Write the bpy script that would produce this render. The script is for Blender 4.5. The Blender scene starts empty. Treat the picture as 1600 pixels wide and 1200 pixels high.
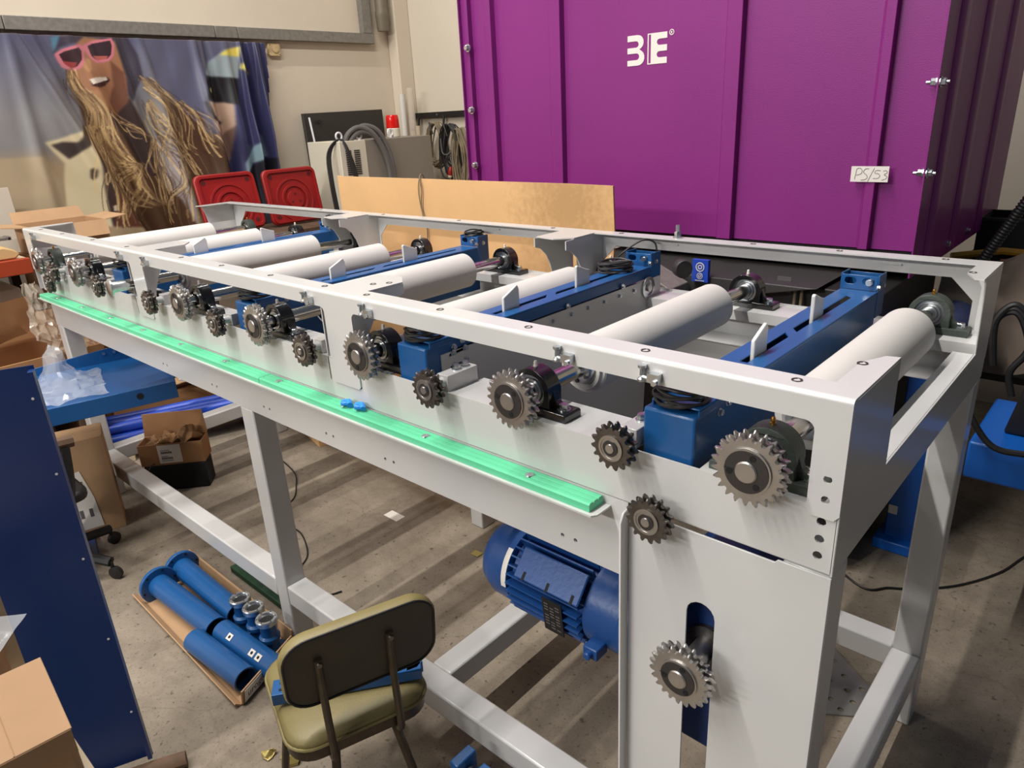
import bpy, bmesh, math, random
import numpy as np
from mathutils import Vector, Matrix, noise
from mathutils.geometry import tessellate_polygon
S = bpy.context.scene
COL = S.collection
PI = math.pi
H = 1.44            # height of the conveyor's top guard above the floor
random.seed(7)

# ---------------------------------------------------------------- camera, world, lights, exposure
cam_d = bpy.data.cameras.new('camera')
cam = bpy.data.objects.new('camera', cam_d)
COL.objects.link(cam)
cam_d.sensor_width = 36.0
cam_d.lens = 36.0 * 1106.77 / 1600.0
cam_d.clip_start = 0.05
cam_d.clip_end = 100
cam.matrix_world = Matrix((
    (0.743829, -0.202718, 0.636885, 0.27140),
    (0.666458, 0.296972, -0.683843, -1.00050),
    (-0.050509, 0.933120, 0.355999, 1.84158),
    (0, 0, 0, 1)))
S.camera = cam
S.view_settings.view_transform = 'Standard'
S.view_settings.look = 'None'
S.view_settings.gamma = 1
S.view_settings.use_curve_mapping = False
S.view_settings.exposure = 0.08

world = bpy.data.worlds.new('World')
S.world = world
world.use_nodes = True
bg = world.node_tree.nodes['Background']
bg.inputs['Color'].default_value = (0.70, 0.83, 1.0, 1)
bg.inputs['Strength'].default_value = 0.11


def area(name, loc, sx, sy, power, color, rot=(0, 0, 0)):
    d = bpy.data.lights.new(name, 'AREA')
    d.shape = 'RECTANGLE'
    d.size, d.size_y, d.energy, d.color = sx, sy, power, color
    o = bpy.data.objects.new(name, d)
    COL.objects.link(o)
    o.location, o.rotation_euler = loc, rot
    return o


area('batten_or_fill_light', (-1.9, -1.9, 5.7), 0.06, 6.4, 440, (1.0, 0.962, 0.915))
area('batten_or_fill_light', (-4.4, 0.3, 5.7), 0.06, 5.0, 115, (1.0, 0.962, 0.915))
area('batten_or_fill_light', (-2.7, -6.2, 3.9), 4.0, 0.25, 225, (1.0, 0.97, 0.93), (math.radians(58), 0, 0))  # unseen fill light added behind the camera to brighten front faces

# ---------------------------------------------------------------- helpers


def srgb(r, g, b):
    def f(c):
        c /= 255.0
        return c / 12.92 if c <= 0.04045 else ((c + 0.055) / 1.055) ** 2.4
    return (f(r), f(g), f(b), 1.0)


def mat(name, rgb, rough=0.5, metal=0.0, bump=0.0, bscale=60.0, var=0.0, vscale=6.0, coat=0.0, spec=None, emit=None):
    m = bpy.data.materials.new(name)
    m.use_nodes = True
    nt = m.node_tree
    p = nt.nodes['Principled BSDF']
    c = srgb(*rgb)
    p.inputs['Base Color'].default_value = c
    p.inputs['Roughness'].default_value = rough
    p.inputs['Metallic'].default_value = metal
    if coat:
        p.inputs['Coat Weight'].default_value = coat
        p.inputs['Coat Roughness'].default_value = 0.12
    if spec is not None:
        p.inputs['Specular IOR Level'].default_value = spec
    if emit:
        p.inputs['Emission Color'].default_value = c
        p.inputs['Emission Strength'].default_value = emit
    tc = nt.nodes.new('ShaderNodeTexCoord')
    if var:
        n = nt.nodes.new('ShaderNodeTexNoise')
        n.inputs['Scale'].default_value = vscale
        n.inputs['Detail'].default_value = 5
        nt.links.new(tc.outputs['Object'], n.inputs['Vector'])
        r = nt.nodes.new('ShaderNodeValToRGB')
        r.color_ramp.elements[0].position = 0.3
        r.color_ramp.elements[1].position = 0.7
        r.color_ramp.elements[0].color = tuple(x * (1 - var) for x in c[:3]) + (1,)
        r.color_ramp.elements[1].color = tuple(min(1, x * (1 + var)) for x in c[:3]) + (1,)
        nt.links.new(n.outputs['Fac'], r.inputs['Fac'])
        nt.links.new(r.outputs['Color'], p.inputs['Base Color'])
    if bump:
        n2 = nt.nodes.new('ShaderNodeTexNoise')
        n2.inputs['Scale'].default_value = bscale
        n2.inputs['Detail'].default_value = 3
        nt.links.new(tc.outputs['Object'], n2.inputs['Vector'])
        b = nt.nodes.new('ShaderNodeBump')
        b.inputs['Strength'].default_value = bump
        b.inputs['Distance'].default_value = 0.01
        nt.links.new(n2.outputs['Fac'], b.inputs['Height'])
        nt.links.new(b.outputs['Normal'], p.inputs['Normal'])
    return m


def film(name, rgb, alpha=0.3, rough=0.15):
    m = mat(name, rgb, rough)
    p = m.node_tree.nodes['Principled BSDF']
    p.inputs['Alpha'].default_value = alpha
    return m


M = dict(
    white=mat('white_paint', (200, 199, 197), 0.24, coat=0.25, bump=0.02, bscale=120, var=0.03, vscale=4),
    blue=mat('blue_paint', (26, 82, 138), 0.3, bump=0.03, bscale=150),
    blue_dark=mat('navy_paint', (14, 48, 104), 0.36, bump=0.03, bscale=150),
    blue_bright=mat('bright_blue_paint', (12, 88, 175), 0.35),
    motor=mat('motor_blue_paint', (24, 68, 128), 0.38, bump=0.06, bscale=90),
    purple=mat('purple_paint', (126, 40, 116), 0.40, bump=0.10, bscale=260, var=0.05, vscale=2, coat=0.1, spec=0.25),
    steel=mat('machined_steel', (186, 183, 180), 0.36, 1.0, bump=0.04, bscale=200, var=0.12, vscale=25),
    dark_steel=mat('dark_oiled_steel', (112, 107, 102), 0.42, 1.0, bump=0.08, bscale=160, var=0.2, vscale=30),
    bush=mat('blackened_steel', (84, 82, 82), 0.45, 0.9, bump=0.05, bscale=150),
    chrome=mat('ground_shaft_steel', (205, 202, 198), 0.16, 1.0),
    zinc=mat('zinc_plated_steel', (196, 200, 204), 0.28, 1.0, var=0.08, vscale=80),
    cast=mat('black_cast_iron', (18, 17, 18), 0.22, coat=0.5, bump=0.05, bscale=90),
    cast_green=mat('grey_green_cast_iron', (62, 70, 64), 0.5, bump=0.15, bscale=160),
    rubber=mat('black_rubber', (20, 19, 20), 0.5),
    brass=mat('brass', (190, 140, 70), 0.3, 1.0),
    roller=mat('white_roller_sleeve', (204, 200, 195), 0.5, bump=0.03, bscale=40, var=0.03, vscale=5),
    green=mat('green_plastic', (92, 198, 150), 0.45, bump=0.02, bscale=60, var=0.04, vscale=8),
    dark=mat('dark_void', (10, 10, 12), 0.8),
    galv=mat('galvanised_trunking', (134, 130, 122), 0.5, 0.35, bump=0.05, bscale=80, var=0.14, vscale=30),
    wall=mat('painted_wall', (212, 199, 178), 0.85, bump=0.04, bscale=12, var=0.05, vscale=1.2),
    wall_dim=mat('painted_back_wall', (212, 201, 182), 0.85, bump=0.04, bscale=12, var=0.04, vscale=1.0),
    card=mat('cardboard', (176, 140, 104), 0.85, bump=0.05, bscale=40, var=0.07, vscale=7),
    card_near=mat('plain_cardboard', (154, 122, 91), 0.88, bump=0.05, bscale=40, var=0.06, vscale=7),
    card_dark=mat('brown_cardboard', (158, 116, 78), 0.88, bump=0.05, bscale=40, var=0.08, vscale=7),
    card_sheet=mat('tan_cardboard_sheet', (212, 170, 120), 0.85, bump=0.05, bscale=60, var=0.05, vscale=5),
    paper_brown=mat('kraft_paper', (150, 112, 74), 0.8, bump=0.1, bscale=30),
    paper=mat('white_paper', (222, 216, 208), 0.8),
    ink=mat('black_ink', (34, 32, 34), 0.8),
    ink_grey=mat('grey_ink', (96, 92, 92), 0.8),
    red=mat('red_plastic', (146, 26, 24), 0.4, bump=0.04, bscale=60, var=0.06, vscale=8),
    cab_grey=mat('grey_cabinet_paint', (136, 128, 116), 0.5),
    cab_white=mat('ivory_cabinet_paint', (214, 206, 186), 0.5),
    cable=mat('grey_cable_jacket', (98, 94, 90), 0.6),
    cable_tan=mat('tan_cable_jacket', (126, 112, 88), 0.6, var=0.25, vscale=12),
    cable_black=mat('black_cable_jacket', (40, 38, 38), 0.5, var=0.2, vscale=20),
    olive=mat('olive_vinyl', (124, 112, 70), 0.5, bump=0.08, bscale=160, var=0.1, vscale=9),
    olive_dark=mat('dark_olive_vinyl', (62, 54, 40), 0.55, bump=0.08, bscale=200, var=0.12, vscale=14),
    chair_steel=mat('bronze_tube_paint', (70, 58, 44), 0.38, 0.3, var=0.25, vscale=30),
    grey_dark=mat('dark_grey_paint', (52, 50, 50), 0.5),
    black=mat('matt_black_paint', (22, 20, 21), 0.55),
    door_black=mat('black_board', (44, 40, 37), 0.5),
    orange=mat('orange_rack_paint', (158, 58, 26), 0.5),
    foam=mat('yellow_foam', (200, 166, 116), 0.9, bump=0.1, bscale=50),
    board=mat('pale_board', (190, 180, 164), 0.7, var=0.05, vscale=3),
    profile_blue=mat('blue_plastic_profile', (36, 76, 190), 0.35),
    foam_black=mat('black_foam_mat', (18, 18, 19), 0.9, bump=0.3, bscale=90),
    label_blue=mat('blue_label', (40, 110, 196), 0.6),
    label_red=mat('red_label', (190, 40, 46), 0.6),
    beacon=mat('red_beacon_lens', (205, 24, 20), 0.2, emit=0.12),
    tube_white=mat('white_tube', (214, 208, 198), 0.4),
    wood=mat('stained_timber', (88, 66, 48), 0.75, bump=0.2, bscale=30, var=0.25, vscale=12),
    wood_pale=mat('pale_plywood', (196, 178, 150), 0.7, var=0.08, vscale=10),
    cloth=mat('pale_cloth', (128, 114, 102), 0.95, bump=0.2, bscale=14),
    maroon=mat('dark_red_paint', (70, 14, 14), 0.5),
    yellow=mat('yellow_paint', (190, 140, 40), 0.5),
    copper=mat('copper_pipe', (170, 90, 50), 0.4, 0.8),
    glove=mat('bright_blue_plastic', (40, 140, 230), 0.5),
    gold=mat('gold_foil', (176, 158, 92), 0.45, 0.3, bump=0.3, bscale=60),
    beige_box=mat('beige_plastic', (206, 180, 134), 0.5),
    perf=mat('bare_aluminium', (150, 148, 144), 0.4, 0.6),
    film=film('clear_plastic_film', (225, 228, 232), 0.26, 0.12),
    bubble=film('bubble_wrap_film', (226, 214, 196), 0.42, 0.08),
    strip_white=mat('white_reflection_and_eyes', (222, 222, 226), 0.4),  # white of the painted reflection strip and of the real lifting eyes
)


class MB:
    """collects vertices and faces of ONE mesh"""

    def __init__(self):
        self.v, self.f = [], []

    def add(self, vs, fs, T=None):
        n = len(self.v)
        for p in vs:
            p = Vector(p)
            self.v.append(T @ p if T is not None else p)
        self.f += [tuple(i + n for i in f) for f in fs]
        return self

    def box(self, a, b, T=None):
        (x0, y0, z0), (x1, y1, z1) = a, b
        vs = [(x0, y0, z0), (x1, y0, z0), (x1, y1, z0), (x0, y1, z0), (x0, y0, z1), (x1, y0, z1), (x1, y1, z1), (x0, y1, z1)]
        fs = [(0, 3, 2, 1), (4, 5, 6, 7), (0, 1, 5, 4), (1, 2, 6, 5), (2, 3, 7, 6), (3, 0, 4, 7)]
        return self.add(vs, fs, T)

    def cyl(self, p0, p1, r0, r1=None, seg=20, T=None, cap=True):
        r1 = r0 if r1 is None else r1
        return self.lathe([(r0, 0), (r1, (Vector(p1) - Vector(p0)).length)], p0, Vector(p1) - Vector(p0), seg, T, cap, cap)

    def lathe(self, prof, c, axis, seg=24, T=None, cap0=True, cap1=True):
        """prof: (radius, distance along axis)"""
        ax = Vector(axis).normalized()
        u = ax.orthogonal().normalized()
        w = ax.cross(u)
        c = Vector(c)
        vs, fs = [], []
        for r, h in prof:
            for k in range(seg):
                t = 2 * PI * k / seg
                vs.append(c + ax * h + (u * math.cos(t) + w * math.sin(t)) * r)
        for i in range(len(prof) - 1):
            for k in range(seg):
                a, b = i * seg + k, i * seg + (k + 1) % seg
                fs.append((a, b, b + seg, a + seg))
        if cap0:
            fs.append(tuple(range(seg))[::-1])
        if cap1:
            fs.append(tuple(range((len(prof) - 1) * seg, len(prof) * seg)))
        return self.add(vs, fs, T)

    def prism(self, pts, plane, d0, d1, holes=(), T=None):
        """2-D outline (with holes) extruded: plane 'xz' along y, 'yz' along x, 'xy' along z"""
        loops = [list(pts)] + [list(h) for h in holes]
        to = {'xz': lambda a, b, d: (a, d, b), 'yz': lambda a, b, d: (d, a, b), 'xy': lambda a, b, d: (a, b, d)}[plane]
        flat = [p for l in loops for p in l]
        n = len(flat)
        vs = [to(a, b, d0) for a, b in flat] + [to(a, b, d1) for a, b in flat]
        fs = []
        if holes:
            tris = tessellate_polygon([[Vector((a, b, 0)) for a, b in l] for l in loops])
            fs += [tuple(t) for t in tris] + [tuple(i + n for i in t) for t in tris]
        else:
            fs += [tuple(range(n)), tuple(range(n, 2 * n))]
        s = 0
        for l in loops:
            m = len(l)
            for k in range(m):
                a, b = s + k, s + (k + 1) % m
                fs.append((a, b, b + n, a + n))
            s += m
        return self.add(vs, fs, T)

    def tube(self, pts, r, seg=8, closed=False, T=None):
        P = [Vector(p) for p in pts]
        n = len(P)
        vs, fs = [], []
        t0 = (P[1] - P[0]).normalized()
        u = t0.orthogonal().normalized()
        for i in range(n):
            if closed:
                t = (P[(i + 1) % n] - P[i - 1]).normalized()
            else:
                t = (P[min(i + 1, n - 1)] - P[max(i - 1, 0)]).normalized()
            u = (u - t * u.dot(t)).normalized()
            w = t.cross(u)
            for k in range(seg):
                a = 2 * PI * k / seg
                vs.append(P[i] + (u * math.cos(a) + w * math.sin(a)) * r)
        for i in range(n if closed else n - 1):
            for k in range(seg):
                a, b = i * seg + k, i * seg + (k + 1) % seg
                c, d = ((i + 1) % n) * seg + k, ((i + 1) % n) * seg + (k + 1) % seg
                fs.append((a, b, d, c))
        if not closed:
            fs += [tuple(range(seg))[::-1], tuple(range((n - 1) * seg, n * seg))]
        return self.add(vs, fs, T)

    def sphere(self, c, r, seg=12, rings=8, T=None, sc=(1, 1, 1)):
        prof = [(max(1e-4, math.sin(PI * i / rings)), -math.cos(PI * i / rings)) for i in range(rings + 1)]
        c = Vector(c)
        m = MB().lathe([(a * r, b * r) for a, b in prof], (0, 0, 0), (0, 0, 1), seg)
        return self.add([(c.x + p.x * sc[0], c.y + p.y * sc[1], c.z + p.z * sc[2]) for p in m.v], m.f, T)

    def build(self, name, material, parent=None, loc=(0, 0, 0), bevel=0.0, smooth=35, noisy=0.0, nscale=6.0, rot=None):
        me = bpy.data.meshes.new(name)
        vs = self.v
        if noisy:
            vs = [p + noise.noise_vector(p * nscale + Vector((3.1, 7.7, 1.3))) * noisy for p in vs]
        me.from_pydata([tuple(p) for p in vs], [], self.f)
        b = bmesh.new()
        b.from_mesh(me)
        bmesh.ops.recalc_face_normals(b, faces=b.faces)
        b.to_mesh(me)
        b.free()
        me.polygons.foreach_set('use_smooth', [True] * len(me.polygons))
        me.set_sharp_from_angle(angle=math.radians(smooth))
        me.materials.append(material)
        o = bpy.data.objects.new(name, me)
        COL.objects.link(o)
        o.location = loc
        if rot is not None:
            o.rotation_euler = rot
        if parent is not None:
            o.parent = parent
        if bevel:
            md = o.modifiers.new('bevel', 'BEVEL')
            md.width, md.segments, md.limit_method, md.angle_limit = bevel, 2, 'ANGLE', math.radians(40)
        return o


def tag(o, label, cat, group=None):
    o['label'], o['category'] = label, cat
    if group:
        o['group'] = group
    return o


def thing(name, label, cat, loc=(0, 0, 0), rot=(0, 0, 0), group=None):
    o = bpy.data.objects.new(name, None)
    COL.objects.link(o)
    o.location, o.rotation_euler = loc, rot
    o.empty_display_size = 0.05
    return tag(o, label, cat, group)


def struct(o):
    o['kind'] = 'structure'
    return o


def copy_tree(o, parent=None, loc=None):
    c = o.copy()
    COL.objects.link(c)
    if parent is not None:
        c.parent = parent
    if loc is not None:
        c.location = loc
    for ch in list(o.children):
        copy_tree(ch, c)
    return c


def circ(cx, cy, r, n=12, a0=0.0, a1=2 * PI):
    full = abs(a1 - a0 - 2 * PI) < 1e-6
    m = n if full else n + 1
    return [(cx + r * math.cos(a0 + (a1 - a0) * k / n), cy + r * math.sin(a0 + (a1 - a0) * k / n)) for k in range(m)]


def rrect(x0, x1, y0, y1, r, n=5):
    o = []
    for cx, cy, a in ((x1 - r, y1 - r, 0), (x0 + r, y1 - r, PI / 2), (x0 + r, y0 + r, PI), (x1 - r, y0 + r, 1.5 * PI)):
        o += circ(cx, cy, r, n, a, a + PI / 2)
    return o


def frame(o, xdir, zdir=(0, 0, 1)):
    """matrix at o with local x along xdir, z along zdir"""
    x = Vector(xdir).normalized()
    z = Vector(zdir).normalized()
    y = z.cross(x).normalized()
    z = x.cross(y)
    m = Matrix((x, y, z)).transposed().to_4x4()
    m.translation = Vector(o)
    return m


def spline(pts, n=8, closed=False):
    P = [Vector(p) for p in pts]
    out = []
    L = len(P)
    for i in range(L if closed else L - 1):
        if closed:
            a, b, c, d = P[i - 1], P[i], P[(i + 1) % L], P[(i + 2) % L]
        else:
            a, b, c, d = P[max(i - 1, 0)], P[i], P[i + 1], P[min(i + 2, L - 1)]
        for k in range(n):
            t = k / n
            out.append(0.5 * ((2 * b) + (c - a) * t + (2 * a - 5 * b + 4 * c - d) * t * t + (3 * b - a - 3 * c + d) * t ** 3))
    if not closed:
        out.append(P[-1])
    return out


def hexbolt(r, h, c, axis, washer=True):
    m = MB()
    a = Vector(axis).normalized()
    c = Vector(c)
    if washer:
        m.lathe([(r * 1.35, 0), (r * 1.35, h * 0.2)], c, a, 16)
        c = c + a * h * 0.2
    m.lathe([(r, 0), (r, h * 0.75), (r * 0.86, h * 0.85)], c, a, 6)
    return m


# ---------------------------------------------------------------- room shell
def floor_material():
    m = bpy.data.materials.new('worn_concrete')
    m.use_nodes = True
    nt = m.node_tree
    N, L = nt.nodes, nt.links
    p = N['Principled BSDF']
    p.inputs['Roughness'].default_value = 0.72
    tc = N.new('ShaderNodeTexCoord')

    def tex(kind, **kw):
        t = N.new(kind)
        for k, v in kw.items():
            t.inputs[k].default_value = v
        L.new(tc.outputs['Object'], t.inputs['Vector'])
        return t

    def ramp(src, a, b, ca, cb):
        r = N.new('ShaderNodeValToRGB')
        r.color_ramp.elements[0].position, r.color_ramp.elements[1].position = a, b
        r.color_ramp.elements[0].color, r.color_ramp.elements[1].color = ca, cb
        L.new(src, r.inputs['Fac'])
        return r.outputs['Color']

    def mix(a, b, fac, mode='MULTIPLY'):
        x = N.new('ShaderNodeMix')
        x.data_type, x.blend_type = 'RGBA', mode
        x.inputs['Factor'].default_value = fac
        L.new(a, x.inputs['A'])
        L.new(b, x.inputs['B'])
        return x.outputs['Result']
    big = tex('ShaderNodeTexNoise', Scale=1.1, Detail=6.0, Roughness=0.6)
    base = ramp(big.outputs['Fac'], 0.3, 0.7, srgb(124, 112, 97), srgb(156, 144, 127))
    mid = tex('ShaderNodeTexNoise', Scale=9.0, Detail=8.0, Roughness=0.7)
    base = mix(base, ramp(mid.outputs['Fac'], 0.32, 0.62, (0.62, 0.6, 0.58, 1), (1, 1, 1, 1)), 0.7)
    sp = tex('ShaderNodeTexNoise', Scale=42.0, Detail=3.0, Roughness=0.5)
    base = mix(base, ramp(sp.outputs['Fac'], 0.30, 0.36, (0.25, 0.22, 0.2, 1), (1, 1, 1, 1)), 0.7)
    s2 = tex('ShaderNodeTexNoise', Scale=120.0, Detail=2.0, Roughness=0.5)
    base = mix(base, ramp(s2.outputs['Fac'], 0.30, 0.40, (0.4, 0.37, 0.34, 1), (1, 1, 1, 1)), 0.6)
    s3 = tex('ShaderNodeTexNoise', Scale=3.4, Detail=7.0, Roughness=0.72)
    base = mix(base, ramp(s3.outputs['Fac'], 0.34, 0.52, (0.66, 0.63, 0.6, 1), (1, 1, 1, 1)), 0.6)
    vo = N.new('ShaderNodeTexVoronoi')
    vo.feature = 'DISTANCE_TO_EDGE'
    vo.inputs['Scale'].default_value = 1.3
    wob = tex('ShaderNodeTexNoise', Scale=2.6, Detail=5.0)
    ad = N.new('ShaderNodeMix')
    ad.data_type, ad.blend_type = 'RGBA', 'LINEAR_LIGHT'
    ad.inputs['Factor'].default_value = 0.22
    L.new(tc.outputs['Object'], ad.inputs['A'])
    L.new(wob.outputs['Color'], ad.inputs['B'])
    L.new(ad.outputs['Result'], vo.inputs['Vector'])
    crack = ramp(vo.outputs['Distance'], 0.0, 0.008, (0.45, 0.42, 0.4, 1), (1, 1, 1, 1))
    base = mix(base, crack, 0.3)
    L.new(base, p.inputs['Base Color'])
    b = N.new('ShaderNodeBump')
    b.inputs['Strength'].default_value = 0.25
    b.inputs['Distance'].default_value = 0.01
    L.new(mid.outputs['Fac'], b.inputs['Height'])
    L.new(b.outputs['Normal'], p.inputs['Normal'])
    return m


struct(MB().box((-5.8, -5.2, -0.12), (5.0, 4.2, 0.0)).build('floor', floor_material()))
struct(MB().box((-5.75, -5.2, 0.0), (-5.6, 4.15, 4.2)).build('wall_left', M['wall']))
struct(MB().box((-5.6, 4.0, 0.0), (5.0, 4.15, 4.2)).build('wall_back', M['wall_dim']))
struct(MB().box((-5.6, 3.82, 0.0), (-5.47, 4.0, 4.2)).build('trim_1', M['wall'], bevel=0.01))
# galvanised cable trunking: a run under the sill and a riser, in lengths
tr = MB().box((-5.6, -1.2, 2.515), (-5.53, 0.62, 2.60)).box((-5.6, 0.625, 2.515), (-5.53, 2.05, 2.60)).box((-5.6, 2.055, 2.515), (-5.53, 2.24, 2.60)).box((-5.6, 2.245, 2.515), (-5.53, 3.61, 2.60))
struct(tr.build('trim_2', M['galv'], bevel=0.004))
struct(MB().box((-5.6, 3.50, 2.602), (-5.535, 3.60, 4.2)).build('trim_3', M['galv'], bevel=0.004))

# ---------------------------------------------------------------- the roller conveyor
# built in its own frame: x along the line (0 = near right end), y away from the camera, z = 0 at the top guard
RC = thing('roller_conveyor', 'long white steel roller conveyor frame with blue cross beams, bare sprockets and green side strip', 'conveyor')
ZH = (0, 0, H)
W = M['white']
TOPP = -0.184
LEFT = -3.87


def arc2(cx, cy, r, a0, a1, n=4):
    return circ(cx, cy, r, n, math.radians(a0), math.radians(a1))


def guard_outline():
    o = [(LEFT, -.008), (0, -.008), (0, -.19), (-.008, -.2), (-.042, -.2), (-.05, -.192)]
    o += arc2(-.065, -.06, .015, 0, 90)
    for xr, xl in ((-1.195, -1.315), (-2.47, -2.585)):
        o += arc2(xr + .015, -.06, .015, 90, 180) + [(xr, -.245), (xr - .008, -.252), (xl + .008, -.252), (xl, -.245)] + arc2(xl - .015, -.06, .015, 0, 90)
    o += arc2(-3.765, -.06, .015, 90, 180) + [(-3.78, -.2), (LEFT, -.2)]
    return o


def flange_outline(m):
    """top flange of the guard in xy; m mirrors it to the far side"""
    o = [(LEFT, .004), (0, .004), (0, .222), (-.021, .217), (-.045, .165), (-.045, .055)]
    for xr, xl in ((-1.195, -1.335), (-2.48, -2.62)):
        o += [(xr, .055), (xr, .17), (xr - .055, .215), (xl, .2), (xl, .055)]
    o += [(-3.82, .055), (-3.82, .165), (-3.845, .217), (LEFT, .222)]
    return [(x, m(y)) for x, y in o]


FR = lambda y: y
BK = lambda y: 1.09 - y
WEB = [(0, -.005), (.172, -.005), (.172, -.032), (.13, -.037), (.10, -.047), (.07, -.07), (.047, -.105), (.03, -.15), (.022, -.19), (.02, -.25), (0, -.25)]
WEBB = [(0, -.005), (.215, -.005), (.215, -.035), (.185, -.045), (.155, -.07), (.135, -.105), (.12, -.15), (.112, -.2), (.11, -.25), (0, -.25)]

front_guard = MB().prism(guard_outline(), 'xz', -.004, 0, [circ(-.023, -.133, .0068, 10), circ(-.023, -.168, .0068, 10)]).prism(flange_outline(FR), 'xy', -.004, 0)
back_holes = []
for x0, x1 in ((-1.195, -.05), (-2.47, -1.315), (-3.78, -2.585)):
    c = .055
    back_holes.append([(x0, -.178), (x1, -.178), (x1, -.05 - c), (x1 - c, -.05), (x0 + c, -.05), (x0, -.05 - c)])
back_guard = MB().prism([(LEFT, -.008), (0, -.008), (0, -.25), (LEFT, -.25)], 'xz', 1.09, 1.094, back_holes).prism(flange_outline(BK), 'xy', -.004, 0)
for x in (-1.199, -1.335, -2.484, -2.62):
    front_guard.prism(WEB, 'yz', x, x + .004)
    back_guard.prism([(1.09 - a, b) for a, b in WEBB], 'yz', x, x + .004)
bend = [(.004 - .008 * math.sin(math.radians(a)), -.008 + .008 * math.cos(math.radians(a))) for a in range(0, 91, 15)]
bend += [(.004 - .004 * math.sin(math.radians(a)), -.008 + .004 * math.cos(math.radians(a))) for a in range(90, -1, -15)]
front_guard.prism(bend, 'yz', LEFT, 0)
back_guard.prism([(1.09 - a, b) for a, b in bend], 'yz', LEFT, 0)
fg = front_guard.build('guard_rail', W, RC, ZH, smooth=40)
bgd = back_guard.build('guard_rail', W, RC, ZH, smooth=40)

# small countersunk screws on the top flanges
scr = MB().lathe([(.0085, -.001), (.0085, .0012), (.006, .0012), (.0045, -.001)], (0, 0, 0), (0, 0, 1), 14).build('screw', M['dark_steel'], fg, (-.095, .031, 0))
for x, y in ((-.04, .159), (-.361, .028), (-.633, .028), (-.894, .028), (-1.163, .028), (-1.22, .145), (-1.247, .113), (-1.347, .03), (-1.62, .03), (-1.914, .03), (-2.2, .03), (-2.668, .03), (-3.026, .03), (-3.4, .03), (-3.7, .03)):
    copy_tree(scr, fg, (x, y, 0))
for x, y in ((-.035, .93), (-.12, 1.062), (-.38, 1.062), (-.63, 1.062), (-.89, 1.062), (-1.1, 1.062), (-1.4, 1.062), (-1.9, 1.062), (-2.4, 1.062), (-2.9, 1.062), (-3.4, 1.062)):
    copy_tree(scr, bgd, (x, y, 0))
# small weld brackets inside the back guard and a bolt standing on it
for x in (-.28, -.95, -1.75, -2.9):
    MB().box((x, 1.083, -.030), (x + .055, 1.09, -.026)).build('weld_tab', W, bgd)
hb = hexbolt(.011, .02, (-.883, 1.06, 0), (0, 0, 1)).cyl((-.883, 1.06, .016), (-.883, 1.06, .042), .007)
hb.build('stud_bolt', M['zinc'], bgd)

# spool-headed clamp bolts along the front guard
cb = MB().lathe([(.010, 0), (.0105, .005), (.0058, .010), (.0052, .026), (.0095, .031), (.0098, .036)], (-.022, -.012, -.040), (0, 0, 1), 14)
cb.cyl((-.024, -.012, -.030), (.010, -.012, -.034), .006).box((-.006, -.02, -.038), (.022, -.004, -.018)).lathe([(.0065, 0), (.0065, .007)], (.014, -.020, -.036), (0, -1, 0), 6)
cb.v = [Vector((p.x * .8, p.y * .85 - .001, -.04 + (p.z + .04) * .8)) for p in cb.v]
cb0 = cb.build('clamp_bolt', M['zinc'], fg, (-.325, 0, 0))
for x in (-.512, -1.121, -1.375, -2.418, -2.654, -3.70):
    copy_tree(cb0, fg, (x, 0, 0))

# end plates
endp = [(0, -.004), (.225, -.004), (.23, -.2), (.945, -.2), (.915, -.05), (.898, -.004), (1.09, -.004), (1.09, -.302), (0, -.302)]
for x0, x1, xi in ((-.004, 0.0, -.05), (LEFT, LEFT + .004, LEFT + .004)):
    e = MB().prism(endp, 'yz', x0, x1)
    e.box((xi, .231, -.204), (xi + .046, .944, -.2))
    e.box((xi, .05, -.302), (xi + .046, 1.04, -.298))
    if x1 == 0.0:
        e.prism([(-.05, -.2), (-.004, -.2), (-.004, -.004), (-.045, -.004), (-.045, -.03), (-.03, -.06), (-.03, -.17)], 'xz', 1.05, 1.054)
    e.build('end_plate', W, RC, ZH, bevel=.0015)

# side beams: upper plate with bearing flange, lower plate with a folded ledge
for m, nm in ((FR, 'front'), (BK, 'back')):
    s = MB()
    Y = lambda a, b: tuple(sorted((m(a), m(b))))
    hl = [circ(-.026, z, .0075, 10) for z in (-.209, -.24, -.27)] if nm == 'front' else []
    y0, y1 = Y(0, .004)
    s.prism([(LEFT + .07, TOPP), (-.0045, TOPP), (-.0045, -.297), (LEFT + .07, -.297)], 'xz', y0, y1, hl)
    segs = ((-.235, -.0045), (-.86, -.375), (-1.70, -1.075), (-2.70, -1.875), (LEFT + .07, -2.875)) if nm == 'front' else ((LEFT + .07, -.0045),)
    for a, b in segs:
        y0, y1 = Y(.004, .118)
        s.box((a, y0, TOPP - .004), (b, y1, TOPP))
        y0, y1 = Y(.114, .118)
        s.box((a, y0, TOPP - .03), (b, y1, TOPP - .004))
    y0, y1 = Y(.004, .10)
    s.box((LEFT + .07, y0, -.301), (-.0045, y1, -.297))
    s.build('side_beam', W, RC, ZH, smooth=20)
    l = MB()
    hl = []
    if nm == 'front':
        for xc in (-.538, -.504, -1.133, -1.098, -1.404, -1.369, -1.75, -1.715, -2.1, -2.065, -2.5, -2.465):
            hl.append(circ(xc, -.4345, .005, 8))
    y0, y1 = Y(0, .004)
    l.prism([(-3.76, -.3), (-.376, -.3), (-.376, -.47), (-3.76, -.47)], 'xz', y0, y1, hl)
    y0, y1 = Y(.004, .078)
    l.box((-3.76, y0, -.47), (-.376, y1, -.466))
    if nm == 'front':
        l.prism([(-3.73, -.0005), (-.415, -.0005), (-.415, -.045), (-.423, -.056), (-3.73, -.056)], 'xy', -.3225, -.3185)
    l.build('lower_beam', W, RC, ZH, smooth=20)

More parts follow.
